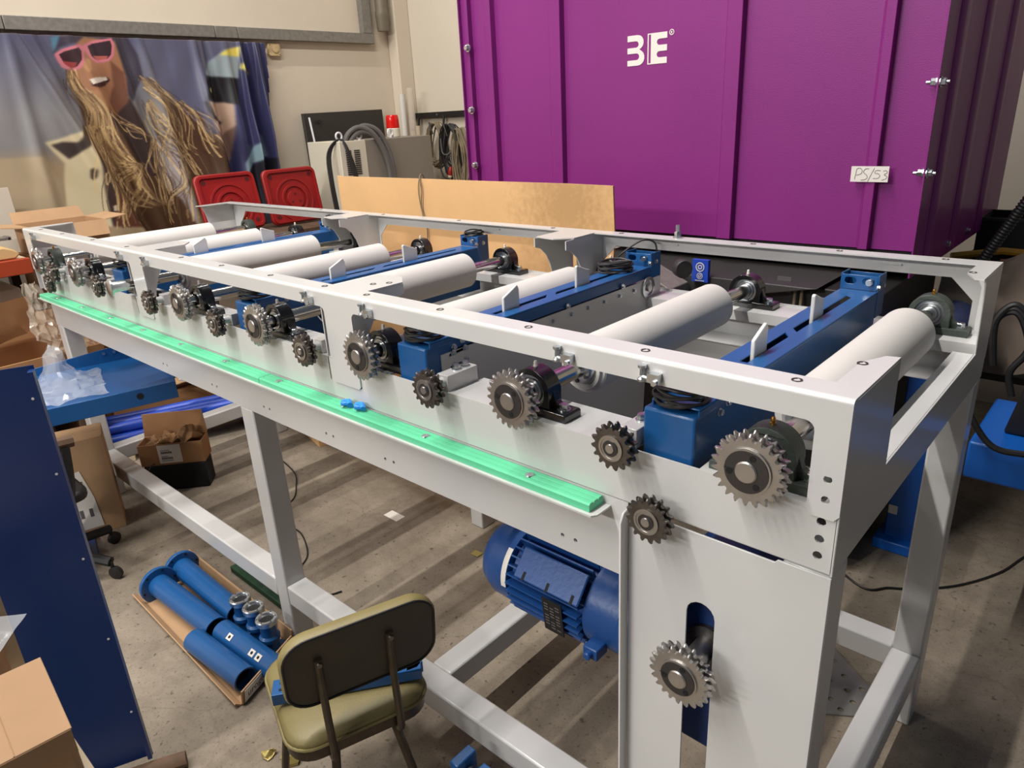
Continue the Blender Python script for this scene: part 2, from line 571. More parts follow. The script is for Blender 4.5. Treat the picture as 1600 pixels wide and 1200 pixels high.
# green wear strip in two lengths on the ledge
prof = [(-.048, -.318), (-.048, -.3035), (-.0445, -.3), (-.036, -.3), (-.0335, -.3045), (-.031, -.3), (-.021, -.3), (-.0185, -.3045), (-.016, -.3), (-.006, -.3), (-.0035, -.303), (-.0035, -.318)]
for a, b in ((-3.72, -1.655), (-1.653, -.432)):
    ws = MB().prism(prof, 'yz', a, b).build('wear_strip', M['green'], RC, ZH)
    ws['label'] = 'green plastic strip on the side ledge'
    x = -.6
    while x > -3.7:
        if a < x < b:
            MB().lathe([(.010, 0), (.009, .0015), (.004, .0005)], (x, -.026, -.3), (0, 0, 1), 12).build('screw', M['zinc'], ws)
        x -= .325

# legs, floor rails
for x in (-.08, -1.92, -3.76):
    for y in (0.0, 1.01):
        zt = -.47 if (x < -.1) else (-.302)
        lg = MB().box((x, y + .0005, -1.44), (x + .08 - .0005, y + .08, zt))
        lg.build('leg', W, RC, ZH, bevel=.006)
for y in (0.001, 1.009):
    for a, b in ((-3.68, -1.92), (-1.84, -.08)):
        MB().box((a, y, -1.25), (b, y + .08, -1.17)).build('floor_rail', W, RC, ZH, bevel=.006)
for x in (-3.76, -1.135, -.081):
    MB().box((x, .081, -1.25), (x + .08, 1.01, -1.171)).build('cross_rail', W, RC, ZH, bevel=.006)

# drive panel with slot and folded left edge
slot = [(-.187, -1.25), (-.187, -.485)] + circ(-.215, -.479, .028, 8, 0, PI) + [(-.243, -1.25)]
pn = MB().prism([(-.372, -.308), (-.09, -.308), (-.085, -.302), (.0, -.302), (.0, -1.42), (-.372, -1.42)], 'xz', -.004, 0.0, [slot])
pn.prism([(-.004, -.308), (-.004, -1.42), (-.03, -1.42), (-.03, -.33), (-.02, -.312)], 'yz', -.3765, -.372)
pn.build('drive_panel', W, RC, ZH, bevel=.001)

# ---- sprockets


def sprocket_mesh(R, n, depth, w=.009, gap=.0166, bore=.02):
    m = MB()
    prof = []
    p = 2 * PI / n
    for k in range(n):
        c = k * p
        for da, rr in ((-.5, R - depth), (-.30, R - depth * .93), (-.20, R - depth * .5), (-.06, R), (.06, R), (.20, R - depth * .5), (.30, R - depth * .93)):
            prof.append((c + da * p, rr))
    N = len(prof)
    for s in (0, 1):
        y0 = s * gap
        rings = [(y0, .935), (y0 + w * .3, 1.0), (y0 + w * .7, 1.0), (y0 + w, .935)]
        vs, fs = [], []
        for y, sc in rings:
            for a, r in prof:
                rr = min(r, R * sc) if sc < 1 else r
                vs.append((rr * math.sin(a), y, rr * math.cos(a)))
        for i in range(3):
            for k in range(N):
                a, b = i * N + k, i * N + (k + 1) % N
                fs.append((a, b, b + N, a + N))
        vs += [(0, rings[0][0], 0), (0, rings[3][0], 0)]
        for k in range(N):
            fs.append((4 * N, (k + 1) % N, k))
            fs.append((4 * N + 1, 3 * N + k, 3 * N + (k + 1) % N))
        m.add(vs, fs)
    m.lathe([(R - depth * 1.9, -.0008), (R - depth * 1.9, gap + w + .0008)], (0, 0, 0), (0, 1, 0), 40)
    return m


def big_sprocket(parent, loc, name='sprocket', bushr=.036):
    s = sprocket_mesh(.0625, 22, .0125).build(name, M['steel'], parent, loc, smooth=25)
    MB().lathe([(bushr + .0035, 0), (bushr + .0035, .0022), (bushr, .0022)], (0, -.003, 0), (0, 1, 0), 36, cap0=True, cap1=True).build('rim_ring', M['steel'], s)
    b = MB().lathe([(bushr, .004), (bushr, -.0008), (.019, -.0008)], (0, -.0035, 0), (0, 1, 0), 36)
    b.build('taper_bush', M['bush'], s)
    h = MB()
    for a in (70, 190, 310):
        x, z = .0275 * math.cos(math.radians(a)), .0275 * math.sin(math.radians(a))
        h.lathe([(.0054, 0), (.0054, .0008)], (x, -.0052, z), (0, 1, 0), 12)
    h.box((-.036, -.0052, -.0006), (-.02, -.0045, .0006))
    h.build('bush_hole', M['dark'], s)['kind'] = 'stuff'
    MB().lathe([(.0, 0), (.0165, 0), (.0185, .002), (.0185, .04)], (0, -.0075, 0), (0, 1, 0), 28).build('shaft_end', M['steel'], s)
    return s


def small_sprocket(parent, loc):
    s = sprocket_mesh(.045, 15, .0105, w=.0085, gap=.0166).build('idler_sprocket', M['dark_steel'], parent, loc, smooth=25)
    MB().lathe([(.025, 0), (.025, -.0012), (.0205, -.0012), (.0205, .0005)], (0, -.0012, 0), (0, 1, 0), 28).build('bearing_ring', M['steel'], s)
    MB().lathe([(.0155, .001), (.0155, -.002), (.006, -.002)], (0, -.001, 0), (0, 1, 0), 24).build('circlip', M['bush'], s)
    MB().lathe([(.0, -.004), (.0085, -.004), (.0095, -.002), (.0095, .02)], (0, -.001, 0), (0, 1, 0), 20).build('shaft_end', M['steel'], s)
    return s


def pillow_block(parent, loc, material, nip):
    """UCP style bearing: foot plate, arched body, bearing insert, two bolts, grease nipple"""
    ol = [(-.052, .0)] + [(.052, .0), (.05, .016), (.0485, .035)] + [(.0495 * math.cos(math.radians(a)), .049 + .0485 * math.sin(math.radians(a))) for a in range(0, 181, 12)] + [(-.0485, .035), (-.05, .016)]
    p = MB().prism(ol, 'xz', -.021, .021, [circ(0, .049, .036, 24)])
    p.prism([(-.094, 0), (.094, 0), (.094, .0145), (.090, .0175), (-.090, .0175), (-.094, .0145)], 'xz', -.027, .027)
    for s in (-1, 1):
        p.prism([(s * .085, .0175), (s * .046, .0175), (s * .0475, .06), (s * .056, .035)], 'xz', -.008, .008)
    b = p.build('pillow_block', material, parent, loc, bevel=.0015)
    MB().lathe([(.0355, -.013), (.0355, .013), (.029, .0135), (.0275, .010), (.0265, .010), (.0265, .018), (.0205, .018), (.0205, -.018), (.0265, -.018), (.0265, -.010), (.0275, -.010), (.029, -.0135), (.0355, -.013)], (0, 0, .049), (0, 1, 0), 32, cap0=False, cap1=False).build('bearing_insert', M['zinc'], b)
    for s in (-1, 1):
        hexbolt(.0105, .0125, (s * .0715, 0, .0175), (0, 0, 1)).build('bolt', M['zinc'], b)
    MB().lathe([(.005, 0), (.005, .004), (.0035, .005), (.0045, .009), (.003, .013), (.0005, .014)], (0, 0, .0965), (0, 0, 1), 10).build('grease_nipple', nip, b)
    return b


black_pb = pillow_block(RC, (-.63, .042, H + TOPP), M['cast'], M['paper'])
green_pb = pillow_block(RC, (-.13, .042, H + TOPP), M['cast_green'], M['brass'])
green_pb['label'] = 'grey green cast iron bearing'
RX = [-.13 - .5 * k for k in range(8)]
for k, x in enumerate(RX):
    src = green_pb if k in (0, 7) else black_pb
    for y in (.042, 1.042):
        if (k == 1 and y < .5) or (k == 0 and y < .5):
            continue
        copy_tree(src, RC, (x, y, H + TOPP))

# rollers: sleeve with recessed clamp hubs on a through shaft
rp = [(.022, .0), (.040, .0), (.044, -.006), (.052, -.006), (.0535, -.003), (.0535, .002), (.0595, .003), (.0625, .007), (.0625, .616), (.059, .62), (.056, .61), (.046, .608), (.022, .608)]
roll0 = MB().lathe(rp, (0, .200, 0), (0, 1, 0), 48, cap0=True, cap1=True).build('roller', M['roller'], RC, (RX[0], 0, H - .135))
MB().lathe([(.0205, -.018), (.032, -.018), (.036, -.012), (.036, 0)], (0, .200, 0), (0, 1, 0), 28).build('hub', M['zinc'], roll0)
hs = MB()
for a in range(30, 390, 60):
    hs.lathe([(.0045, 0), (.0045, .004)], (.0275 * math.cos(math.radians(a)), .1785, .0275 * math.sin(math.radians(a))), (0, 1, 0), 8)
hs.build('set_screw', M['dark_steel'], roll0)['kind'] = 'stuff'
sh = MB().cyl((0, -.046, 0), (0, 1.075, 0), .0198, seg=28).build('shaft', M['chrome'], roll0)
rolls = [roll0] + [copy_tree(roll0, RC, (x, 0, H - .135)) for x in RX[1:]]
sp0 = big_sprocket(RC, (RX[0], -.046, H - .135))
for k in (1, 2, 3, 4, 6, 7):
    s = copy_tree(sp0, RC, (RX[k], -.045, H - .135))
    s.rotation_euler = (0, .37 * k, 0)
MB().lathe([(.026, 0), (.031, .003), (.031, .008), (.0205, .009), (.0205, .06)], (0, -.082, 0), (0, 1, 0), 24).build('end_collar', M['zinc'], rolls[5])

# idlers on mounting blocks
blk0 = MB().box((-.018, .004, TOPP), (.018, .10, TOPP + .038)).cyl((0, .006, TOPP + .02), (0, -.03, TOPP + .02), .012).build('idler_block', W, RC, (-.38, 0, H), bevel=.0015)
for y in (.05, .078):
    hexbolt(.009, .012, (0, y, TOPP + .038), (0, 0, 1)).build('bolt', M['zinc'], blk0)
id0 = small_sprocket(RC, (-.38, -.052, H - .165))
for x in (-.88, -1.38, -1.88, -2.38, -2.88, -3.42):
    copy_tree(blk0, RC, (x, 0, H))
    c = copy_tree(id0, RC, (x, -.052, H - .165))
    c.rotation_euler = (0, x * 3.1, 0)
for x, z in ((-.303, -.287), (-3.52, -.226)):
    c = copy_tree(id0, RC, (x, -.054, H + z))
    MB().cyl((0, .018, 0), (0, .06, 0), .009).build('stub_axle', M['steel'], c)

# ---- brush beams between the rollers


def finger(parent, x, y, lean):
    o = [(y, -.11), (y + .062, -.11), (y + .062, -.046 + .006), (y + .056, -.028), (y + .002, -.04 - .012), (y, -.055)] if lean else [(y, -.11), (y + .066, -.11), (y + .066, -.048), (y + .05, -.044), (y + .006, -.026), (y, -.030)]
    return MB().prism(o, 'yz', x - .0045, x + .0045).build('finger', W, parent, bevel=.002)


def coil(name, parent, c, r, n, axis=(0, 0, 1), rt=.0032, flat=1.0, sp=.0045, seed=1, material=None, loc=(0, 0, 0)):
    rnd = random.Random(seed)
    T = frame(c, Vector(axis).orthogonal(), axis)
    pts = []
    for k in range(n * 18):
        a = 2 * PI * k / 18
        rr = r * (1 + .10 * math.sin(a * .37 + seed) + .06 * rnd.uniform(-1, 1))
        pts.append(T @ Vector((rr * math.cos(a), rr * flat * math.sin(a), sp * (k / 18) * .9 + .004 * math.sin(a * 1.7))))
    return MB().tube(spline(pts, 2), rt, 6).build(name, material or M['cable_black'], parent, loc)


def brush_beam(xc, skirt, box_depth=.09):
    b = MB()
    slots = [[(xc - .008, .30), (xc + .009, .30), (xc + .009, .505), (xc - .008, .53)], [(xc - .008, .575), (xc + .009, .552), (xc + .009, .915), (xc - .008, .93)]]
    b.prism([(xc - .0475, .03), (xc + .0475, .03), (xc + .0475, 1.0), (xc - .0475, 1.0)], 'xy', -.092, -.088, slots)
    b.box((xc + .0435, .03, -.088 - skirt), (xc + .0475, 1.0, -.092))
    b.box((xc - .0475, .03, -.25), (xc - .0435, 1.0, -.092))
    u = b.build('brush_beam', M['blue'], RC, ZH, bevel=.002)
    MB().box((xc - .04, .05, -.155), (xc + .04, .99, -.150)).build('slot_backing', M['dark'], u)  # near-black sheet laid under the slots
    finger(u, xc + .002, .335, True)
    finger(u, xc + .002, .655, False)
    e = MB()
    holes = []
    for cx in (xc - .024, xc + .022):
        holes.append(circ(cx + .006, -.064, .009, 8, -PI / 2, PI / 2) + circ(cx - .006, -.064, .009, 8, PI / 2, 1.5 * PI))
    e.prism([(xc - .047, -.088), (xc + .045, -.088), (xc + .045, -.048), (xc - .047, -.048)], 'xz', 1.0, 1.003, holes)
    e.box((xc + .045, 1.0, -.16), (xc + .049, 1.06, -.045))
    e.box((xc - .049, 1.0, -.088), (xc - .045, 1.06, -.045))
    e.box((xc - .045, 1.055, -.088), (xc + .045, 1.059, -.05))
    e.build('end_bracket', M['blue'], u, bevel=.0012)
    MB().cyl((xc + .026, .985, -.064), (xc + .026, 1.03, -.064), .0075).lathe([(.009, 0), (.009, .006)], (xc + .026, .990, -.064), (0, 1, 0), 12).build('sensor', M['zinc'], u)
    for y in (.99, 1.03):
        copy_tree(BOLT, u, (xc + .049, y, -.075))
    d = MB().box((xc - .055, .014, -.198), (xc + .048, .014 + box_depth, -.100))
    d.build('drive_box', M['blue'], u, bevel=.005)
    c1 = coil('cable_coil', u, (xc - .006, .058, -.096), .043, 7, (0, .12, 1), .0032, 1.0, seed=int(-xc * 10))
    for y, z in ((.105, -.118), (.135, -.108)):
        copy_tree(BOLT, u, (xc + .0475, y, z))
    return u


BOLT = hexbolt(.006, .007, (0, 0, 0), (1, 0, 0)).build('bolt', M['zinc'])
brushes = [brush_beam(-.30, .17), brush_beam(-.992, .036), brush_beam(-1.785, .17), brush_beam(-2.79, .17)]
# the second beam carries a white side plate with slots, bolts and a bearing
u = brushes[1]
xp = -.944
slots = []
for y0, y1, z0, z1 in ((.085, .15, -.133, -.128), (.085, .15, -.165, -.160)):
    slots.append([(y0, z0 - .004), (y1, z1 - .004), (y1, z1 + .003), (y0, z0 + .003)])
spl = MB().prism([(.06, -.126), (1.055, -.126), (1.055, -.25), (1.0, -.27), (.975, -.40), (.96, -.60), (.5, -.52), (.06, -.455)], 'yz', xp, xp + .004, slots + [circ(.975, -.152, .024, 20)])
spl.build('side_plate', W, u)
for k in range(8):
    copy_tree(BOLT, u, (xp + .004, .32 + .082 * k, -.145))
for y, z in ((.098, -.130), (.138, -.128), (.098, -.162), (.138, -.160), (.20, -.125), (.17, -.2), (.55, -.118), (.83, -.118)):
    copy_tree(BOLT, u, (xp + .004, y, z))
MB().lathe([(.036, 0), (.036, .006), (.025, .007), (.024, .002), (.015, .002)], (xp + .004, .975, -.152), (1, 0, 0), 28).build('flange_bearing', M['zinc'], u)
MB().lathe([(.012, 0), (.012, .012)], (xp + .003, .975, -.152), (1, 0, 0), 20).build('shaft_end', M['steel'], u)
coil('cable_coil', u, (-1.005, .885, -.088), .05, 8, (0, 0, 1), .0035, .8, seed=22)
MB().tube(spline([(-1.03, .9, -.075), (-1.04, .97, -.05), (-1.0, 1.03, -.012), (-.965, 1.055, -.02), (-.957, 1.058, -.06)], 6), .003).build('cable', M['cable_black'], u)
coil('cable_coil', brushes[2], (-1.785, 1.03, -.05), .034, 5, (0, 0, 1), .003, .8, seed=5)
coil('cable_coil', brushes[3], (-2.80, 1.03, -.05), .03, 4, (0, 1, .3), .003, .8, seed=6)
coil('cable_coil', brushes[3], (-2.93, .10, -.13), .038, 6, (1, .3, 0), .0035, 1.2, seed=9)

bpy.data.objects.remove(BOLT)

# ---- drive: gear motor hanging inside the frame, its shaft through the panel slot
AX = (0.2, -.735)
gm = MB()
my, mz = AX
gm.lathe([(.093, 0), (.093, .25)], (-.80, my, mz), (1, 0, 0), 40)
gm.lathe([(.104, .235), (.104, .33), (.108, .335), (.108, .40), (.118, .402), (.118, .432)], (-.80, my, mz), (1, 0, 0), 40)
motor = gm.build('gear_motor', M['motor'], RC, ZH, bevel=.0015)
MB().lathe([(.02, 0), (.06, .006), (.092, .03), (.108, .066), (.110, .13), (.107, .132)], (-.935, my, mz), (1, 0, 0), 40).build('fan_cover', M['motor'], motor)
for k in range(30):
    a = 2 * PI * k / 30
    T = Matrix.Translation((0, my, mz)) @ Matrix.Rotation(a, 4, 'X')
    if k == 0:
        fin0 = MB().box((-.80, -.002, .09), (-.57, .002, .119)).build('cooling_fin', M['motor'], motor, (0, my, mz))
    else:
        f = fin0.copy()
        COL.objects.link(f)
        f.parent = motor
        f.rotation_euler = (a, 0, 0)
aT = Matrix.Translation((0, my, mz)) @ Matrix.Rotation(math.radians(50), 4, 'X')
MB().box((-.755, -.036, .10), (-.575, .036, .120), aT).box((-.765, -.04, .120), (-.565, .04, .127), aT).build('terminal_box', M['motor'], motor, bevel=.004)
lg_ = MB()
for xx in (-.735, -.66, -.585):
    lg_.box((xx - .004, -.0405, .122), (xx + .004, -.018, .1275), aT)
lg_.build('slot_mark', M['dark'], motor)['kind'] = 'stuff'
nT = Matrix.Translation((0, my, mz)) @ Matrix.Rotation(math.radians(96), 4, 'X')
npl = MB().box((-.672, -.055, .1175), (-.612, .045, .1205), nT).build('name_plate', M['black'], motor)
lt = MB()
for k in range(9):
    z = -.043 + k * .009
    for j in range(3):
        if (k * 3 + j) % 5:
            lt.box((-.666 + j * .017, z, .1205), (-.654 + j * .017, z + .003, .1208), nT)
lt.build('plate_lettering', M['ink_grey'], motor)['kind'] = 'stuff'
st = MB()
for k in range(8):
    a0, a1 = math.radians(40 + k * 7), math.radians(40 + (k + 1) * 7)
    q = []
    for a in (a0, a1):
        for xx in (-.822, -.806):
            q.append((xx, my - .1105 * math.sin(a), mz + .1105 * math.cos(a)))
    st.add(q, [(0, 1, 3, 2)])
st.build('warning_sticker', M['paper'], motor)
for a in (20, 110, 200, 290):
    y, z = my + .1 * math.sin(math.radians(a)), mz + .1 * math.cos(math.radians(a))
    hexbolt(.010, .012, (-.402, y, z), (-1, 0, 0)).build('bolt', M['zinc'], motor)
MB().box((-.54, my - .135, mz - .065), (-.50, my - .09, mz - .035)).cyl((-.52, my - .15, mz - .05), (-.52, my - .1, mz - .05), .010).build('lifting_boss', M['motor'], motor, bevel=.003)
gb = MB().prism(rrect(-.33, -.09, -.86, -.43, .06), 'xz', .06, .32).lathe([(.10, 0), (.10, .04)], (-.37, my, mz), (1, 0, 0), 32).lathe([(.085, 0), (.085, .02), (.05, .022)], (-.215, .06, -.57), (0, -1, 0), 32)
gb.build('gearbox', M['blue_dark'], motor, bevel=.006)
MB().lathe([(.042, 0), (.042, .012), (.03, .014)], (-.215, .040, -.57), (0, -1, 0), 28).build('seal_ring', M['bush'], motor)
ds = MB().cyl((-.215, .05, -.57), (-.215, -.075, -.57), .022, seg=24).build('output_shaft', M['steel'], motor)
big_sprocket(RC, (-.215, -.078, H - .57), 'drive_sprocket', .034)

# ---------------------------------------------------------------- the purple steel container behind
PC = thing('container', 'large purple ribbed steel container with white logo behind the conveyor', 'container', (-1.5, 1.9, 0))
XL, XR, YF, ZB, ZT = -2.62, -.378, 1.9, 1.205, 3.4
inv = Vector((1.5, -1.9, 0))


def local(o, base):
    o.location = -Vector(base)
    return o


PB = (-1.5, 1.9, 0)
ribs = [(-2.475, -2.412), (-2.062, -1.976), (-1.165, -1.085), (-.585, -.535)]
for i, (a, b) in enumerate(ribs):
    local(MB().prism([(a - .006, YF + .004), (a + .012, YF - .028), (b - .004, YF - .032), (b, YF + .004)], 'xy', ZB + .09, ZT).build('rib', M['purple'], PC, bevel=.002), PB)
xs = [XL] + [x for r in ribs for x in r] + [XR]
local(MB().box((XL, YF, ZB + .09), (XR, YF + .006, ZT)).build('front_panel', M['purple'], PC), PB)
local(MB().box((XL + .01, YF + .03, ZB), (XR - .02, YF + .09, ZB + .10)).build('base_frame', M['black'], PC, bevel=.003), PB)
local(MB().box((XL - .004, YF - .03, ZB), (XL + .045, YF, ZT)).box((XL - .004, YF - .05, ZB), (XL + .002, YF - .03, ZT)).build('corner_flange', M['purple'], PC, bevel=.002), PB)
local(MB().box((XR - .004, YF - .045, ZB), (XR + .002, YF + .02, ZT)).build('corner_flange', M['purple'], PC, bevel=.001), PB)
sd = MB().box((XR - .006, YF + .02, ZB), (XR, 3.45, ZT))
local(sd.build('side_panel', M['purple'], PC), PB)
for a, b in ((2.02, 2.10), (2.42, 2.50), (2.92, 3.00)):
    local(MB().prism([(XR, a - .012), (XR + .014, a + .008), (XR + .014, b - .008), (XR, b + .012)], 'xy', ZB + .01, ZT).build('rib', M['purple'], PC, bevel=.002), PB)
local(MB().box((XL - .004, YF, ZB), (XL + .002, 3.45, ZT)).build('side_panel', M['purple'], PC), PB)
local(MB().box((XL, YF + .1, ZB - .004), (XR, 3.45, ZB)).build('base_sheet', M['purple'], PC), PB)
for z in (2.17, 1.87, 1.589, 2.5):
    local(MB().add(*(lambda q: (q.v, q.f))(hexbolt(.014, .02, (-2.582, YF - .031, z), (0, -1, 0)))).build('bolt', M['zinc'], PC), PB)
for z in (1.869, 1.575, 2.3):
    m = MB()
    q = hexbolt(.013, .022, (XR - .004, YF - .028, z), (-1, 0, 0))
    m.add(q.v, q.f).cyl((XR - .04, YF - .028, z), (XR + .03, YF - .028, z), .006)
    q = hexbolt(.013, .018, (XR + .002, YF - .028, z), (1, 0, 0))
    m.add(q.v, q.f)
    local(m.build('bolt', M['zinc'], PC), PB)
for y in (2.02, 2.4, 2.76):
    local(MB().add(*(lambda q: (q.v, q.f))(hexbolt(.012, .012, (XR + .03 if y < 2.05 else XR, y, ZB + .04), (1, 0, 0)))).build('bolt', M['zinc'], PC), PB)

# logo: a rounded reversed-E "3", an outlined bar and an E, small registered sign
LX, LZ, LS = -1.6285, 2.0105, .1205      # left, bottom, height in m


def lg2(pts, k=1.0, d=0.0):
    return [(LX + (a * k + d) * LS, LZ + b * LS) for a, b in pts]


three = [(0, 1), (.40, 1)] + circ(.40, .76, .24, 6, PI / 2, -PI / 3.2)[1:] + [(.47, .53)] + circ(.42, .255, .255, 7, PI / 3.2, -PI / 2) + [(0, 0), (0, .185), (.36, .185)] + circ(.36, .295, .11, 6, -PI / 2, PI / 2) + [(0, .405), (0, .595), (.34, .595)] + circ(.34, .70, .105, 6, -PI / 2, PI / 2)[0:] + [(0, .805)]
ee = [(1.0, 1), (1.63, 1), (1.63, .80), (1.33, .80)] + circ(1.32, .70, .10, 6, PI / 2, 1.5 * PI)[1:] + [(1.63, .60), (1.63, .40), (1.33, .40)] + circ(1.32, .30, .10, 6, PI / 2, 1.5 * PI)[1:] + [(1.63, .20), (1.63, 0), (1.0, 0)]
lm = MB().prism(lg2(three, 1.06), 'xz', YF - .0015, YF).prism(lg2(ee), 'xz', YF - .0015, YF)
lm.prism(lg2([(.84, 0), (1.0, 0), (1.0, 1), (.84, 1)]), 'xz', YF - .0012, YF, [lg2([(.885, .035), (.975, .035), (.975, .965), (.885, .965)])])
lm.prism(lg2(circ(1.80, .96, .095, 20)), 'xz', YF - .0012, YF, [lg2(circ(1.80, .96, .07, 20))])
lm.prism(lg2([(1.69, .915), (1.705, .915), (1.705, .945), (1.73, .915), (1.75, .915), (1.725, .948), (1.745, .965), (1.745, .98), (1.73, .995), (1.69, .995)], 1, .08), 'xz', YF - .0012, YF)
local(lm.build('logo', M['paper'], PC), PB)

# handwritten sign PS/53 stuck on the container
PSg = thing('paper_sign', 'small white card reading PS/53 on purple container', 'sign', (-.56, 1.865, 1.57))
sg = MB().box((-.0645, -.001, -.0275), (.0645, .001, .0275)).build('card', M['paper'], PSg)
strokes = [[(-.050, -.019), (-.045, .019)], [(-.045, .019), (-.034, .021), (-.026, .012), (-.030, .001), (-.046, -.004)],
           [(-.004, .019), (-.015, .018), (-.021, .007), (-.010, -.003), (-.006, -.012), (-.014, -.019), (-.028, -.021)],
           [(.015, .022), (-.004, -.0265)],
           [(.036, .013), (.021, .013), (.018, .004), (.030, .002), (.036, -.006), (.029, -.014), (.014, -.0145)],
           [(.045, .011), (.055, .013), (.060, .006), (.050, -.001), (.060, -.007), (.057, -.015), (.043, -.0205)]]
wr = MB()
for s in strokes:
    P = spline([(a, -.0014, b) for a, b in s], 5) if len(s) > 2 else [Vector((a, -.0014, b)) for a, b in s]
    wr.tube(P, .0009, 5)
wr.build('handwriting', M['ink_grey'], PSg)

# ---------------------------------------------------------------- the tan cardboard sheet and its wire
CS = MB().prism([(-3.132, .002), (-1.335, .002), (-1.330, .9), (-1.337, 1.2), (-1.326, 1.38), (-1.331, 1.562), (-1.55, 1.566), (-2.0, 1.566), (-2.5, 1.568), (-3.10, 1.571), (-3.138, 1.574), (-3.133, 1.2)], 'xz', 1.35, 1.358)
sheet = tag(CS.build('cardboard_sheet', M['card_sheet'], noisy=.004, nscale=3), 'large tan cardboard sheet standing upright between the conveyor and purple container', 'cardboard')
m = M['card_sheet']
nt = m.node_tree
# a scuffed dirty patch near the right end of the sheet
p = nt.nodes['Principled BSDF']
base = p.inputs['Base Color'].links[0].from_socket
tc = [n for n in nt.nodes if n.type == 'TEX_COORD'][0]
mp = nt.nodes.new('ShaderNodeVectorMath')
mp.operation = 'SUBTRACT'
mp.inputs[1].default_value = (-1.56, 1.354, 1.48)
nt.links.new(tc.outputs['Object'], mp.inputs[0])
ln = nt.nodes.new('ShaderNodeVectorMath')
ln.operation = 'LENGTH'
nt.links.new(mp.outputs[0], ln.inputs[0])
ns = nt.nodes.new('ShaderNodeTexNoise')
ns.inputs['Scale'].default_value = 45
ns.inputs['Detail'].default_value = 6
nt.links.new(tc.outputs['Object'], ns.inputs['Vector'])
ma = nt.nodes.new('ShaderNodeMath')
ma.operation = 'MULTIPLY_ADD'
ma.inputs[1].default_value = .38
nt.links.new(ns.outputs['Fac'], ma.inputs[0])
nt.links.new(ln.outputs['Value'], ma.inputs[2])
rp_ = nt.nodes.new('ShaderNodeValToRGB')
rp_.color_ramp.elements[0].position, rp_.color_ramp.elements[1].position = .26, .52
rp_.color_ramp.elements[0].color, rp_.color_ramp.elements[1].color = (.66, .64, .56, 1), (1, 1, 1, 1)
nt.links.new(ma.outputs[0], rp_.inputs['Fac'])
mx = nt.nodes.new('ShaderNodeMix')
mx.data_type, mx.blend_type = 'RGBA', 'MULTIPLY'
mx.inputs['Factor'].default_value = .85
nt.links.new(base, mx.inputs['A'])
nt.links.new(rp_.outputs['Color'], mx.inputs['B'])
nt.links.new(mx.outputs['Result'], p.inputs['Base Color'])
tag(MB().tube(spline([(-2.452, 1.40, 1.50), (-2.452, 1.37, 1.582), (-2.447, 1.342, 1.578), (-2.435, 1.338, 1.52), (-2.447, 1.338, 1.43), (-2.42, 1.338, 1.34), (-2.43, 1.338, 1.2), (-2.40, 1.338, 1.0)], 6), .003, 6).tube(spline([(-2.447, 1.341, 1.575), (-2.462, 1.34, 1.52), (-2.455, 1.34, 1.44), (-2.436, 1.34, 1.36)], 6), .0025, 6).build('wire', M['cable_tan']), 'grey wire hanging over the tan cardboard sheet edge', 'wire')

# ---------------------------------------------------------------- dark machine under the container
DM = thing('dark_machine', 'dark grey and black machine body under the purple container', 'machine', (-1.0, 1.6, 0))
DB = (-1.0, 1.6, 0)
local(MB().prism([(-1.75, .05), (-1.03, .05), (-1.03, 1.10), (-.62, 1.185), (-1.75, 1.185)], 'xz', 1.62, 2.6).build('grey_body', M['grey_dark'], DM, bevel=.004), DB)
local(MB().prism([(-1.03, .05), (-.42, .05), (-.42, 1.17), (-.75, 1.17), (-1.0, 1.13), (-1.03, 1.09)], 'xz', 1.70, 2.5).build('black_body', M['black'], DM, bevel=.004), DB)
local(MB().prism([(-1.31, 1.0), (-1.10, 1.0), (-1.13, 1.16), (-1.26, 1.22), (-1.33, 1.2)], 'xz', 1.45, 1.6).build('hopper_lip', M['galv'], DM, bevel=.003), DB)
local(MB().prism([(-1.27, .95), (-1.08, .95), (-1.12, 1.145), (-1.24, 1.10)], 'xz', 1.43, 1.449).build('rubber_flap', M['rubber'], DM), DB)
local(MB().lathe([(.014, .010), (.014, 0), (.033, 0), (.036, .005), (.036, .04), (.033, .045), (.014, .045)], (-1.115, 1.50, 1.24), (.75, -.6, 0), 28).build('guide_roller', M['grey_dark'], DM), DB)
bl = MB().box((-1.115, 1.60, 1.165), (-1.045, 1.6195, 1.255))
local(bl.build('label_plate', M['profile_blue'], DM), DB)
lw = MB()
for z, r in ((1.226, .019), (1.19, .013)):
    lw.prism(circ(-1.08, z, r, 18), 'xz', 1.5985, 1.6, [circ(-1.08, z, r * .8, 18)])
    lw.prism(circ(-1.08, z, r * .5, 12), 'xz', 1.5985, 1.6, [circ(-1.08, z, r * .3, 12)])
lw.box((-1.10, 1.5985, 1.169), (-1.06, 1.6, 1.172))
local(lw.build('label_print', M['paper'], DM), DB)
local(MB().box((-.80, 1.697, 1.14), (-.745, 1.70, 1.20)).build('rating_label', M['ink_grey'], DM), DB)
for dx in (0, .025):
    local(MB().tube(spline([(-.73 + dx, 1.68, .9), (-.72 + dx, 1.66, 1.0), (-.715 + dx, 1.66, 1.08), (-.72 + dx, 1.68, 1.16)], 6), .006, 8).build('hose', M['cable_tan'], DM), DB)

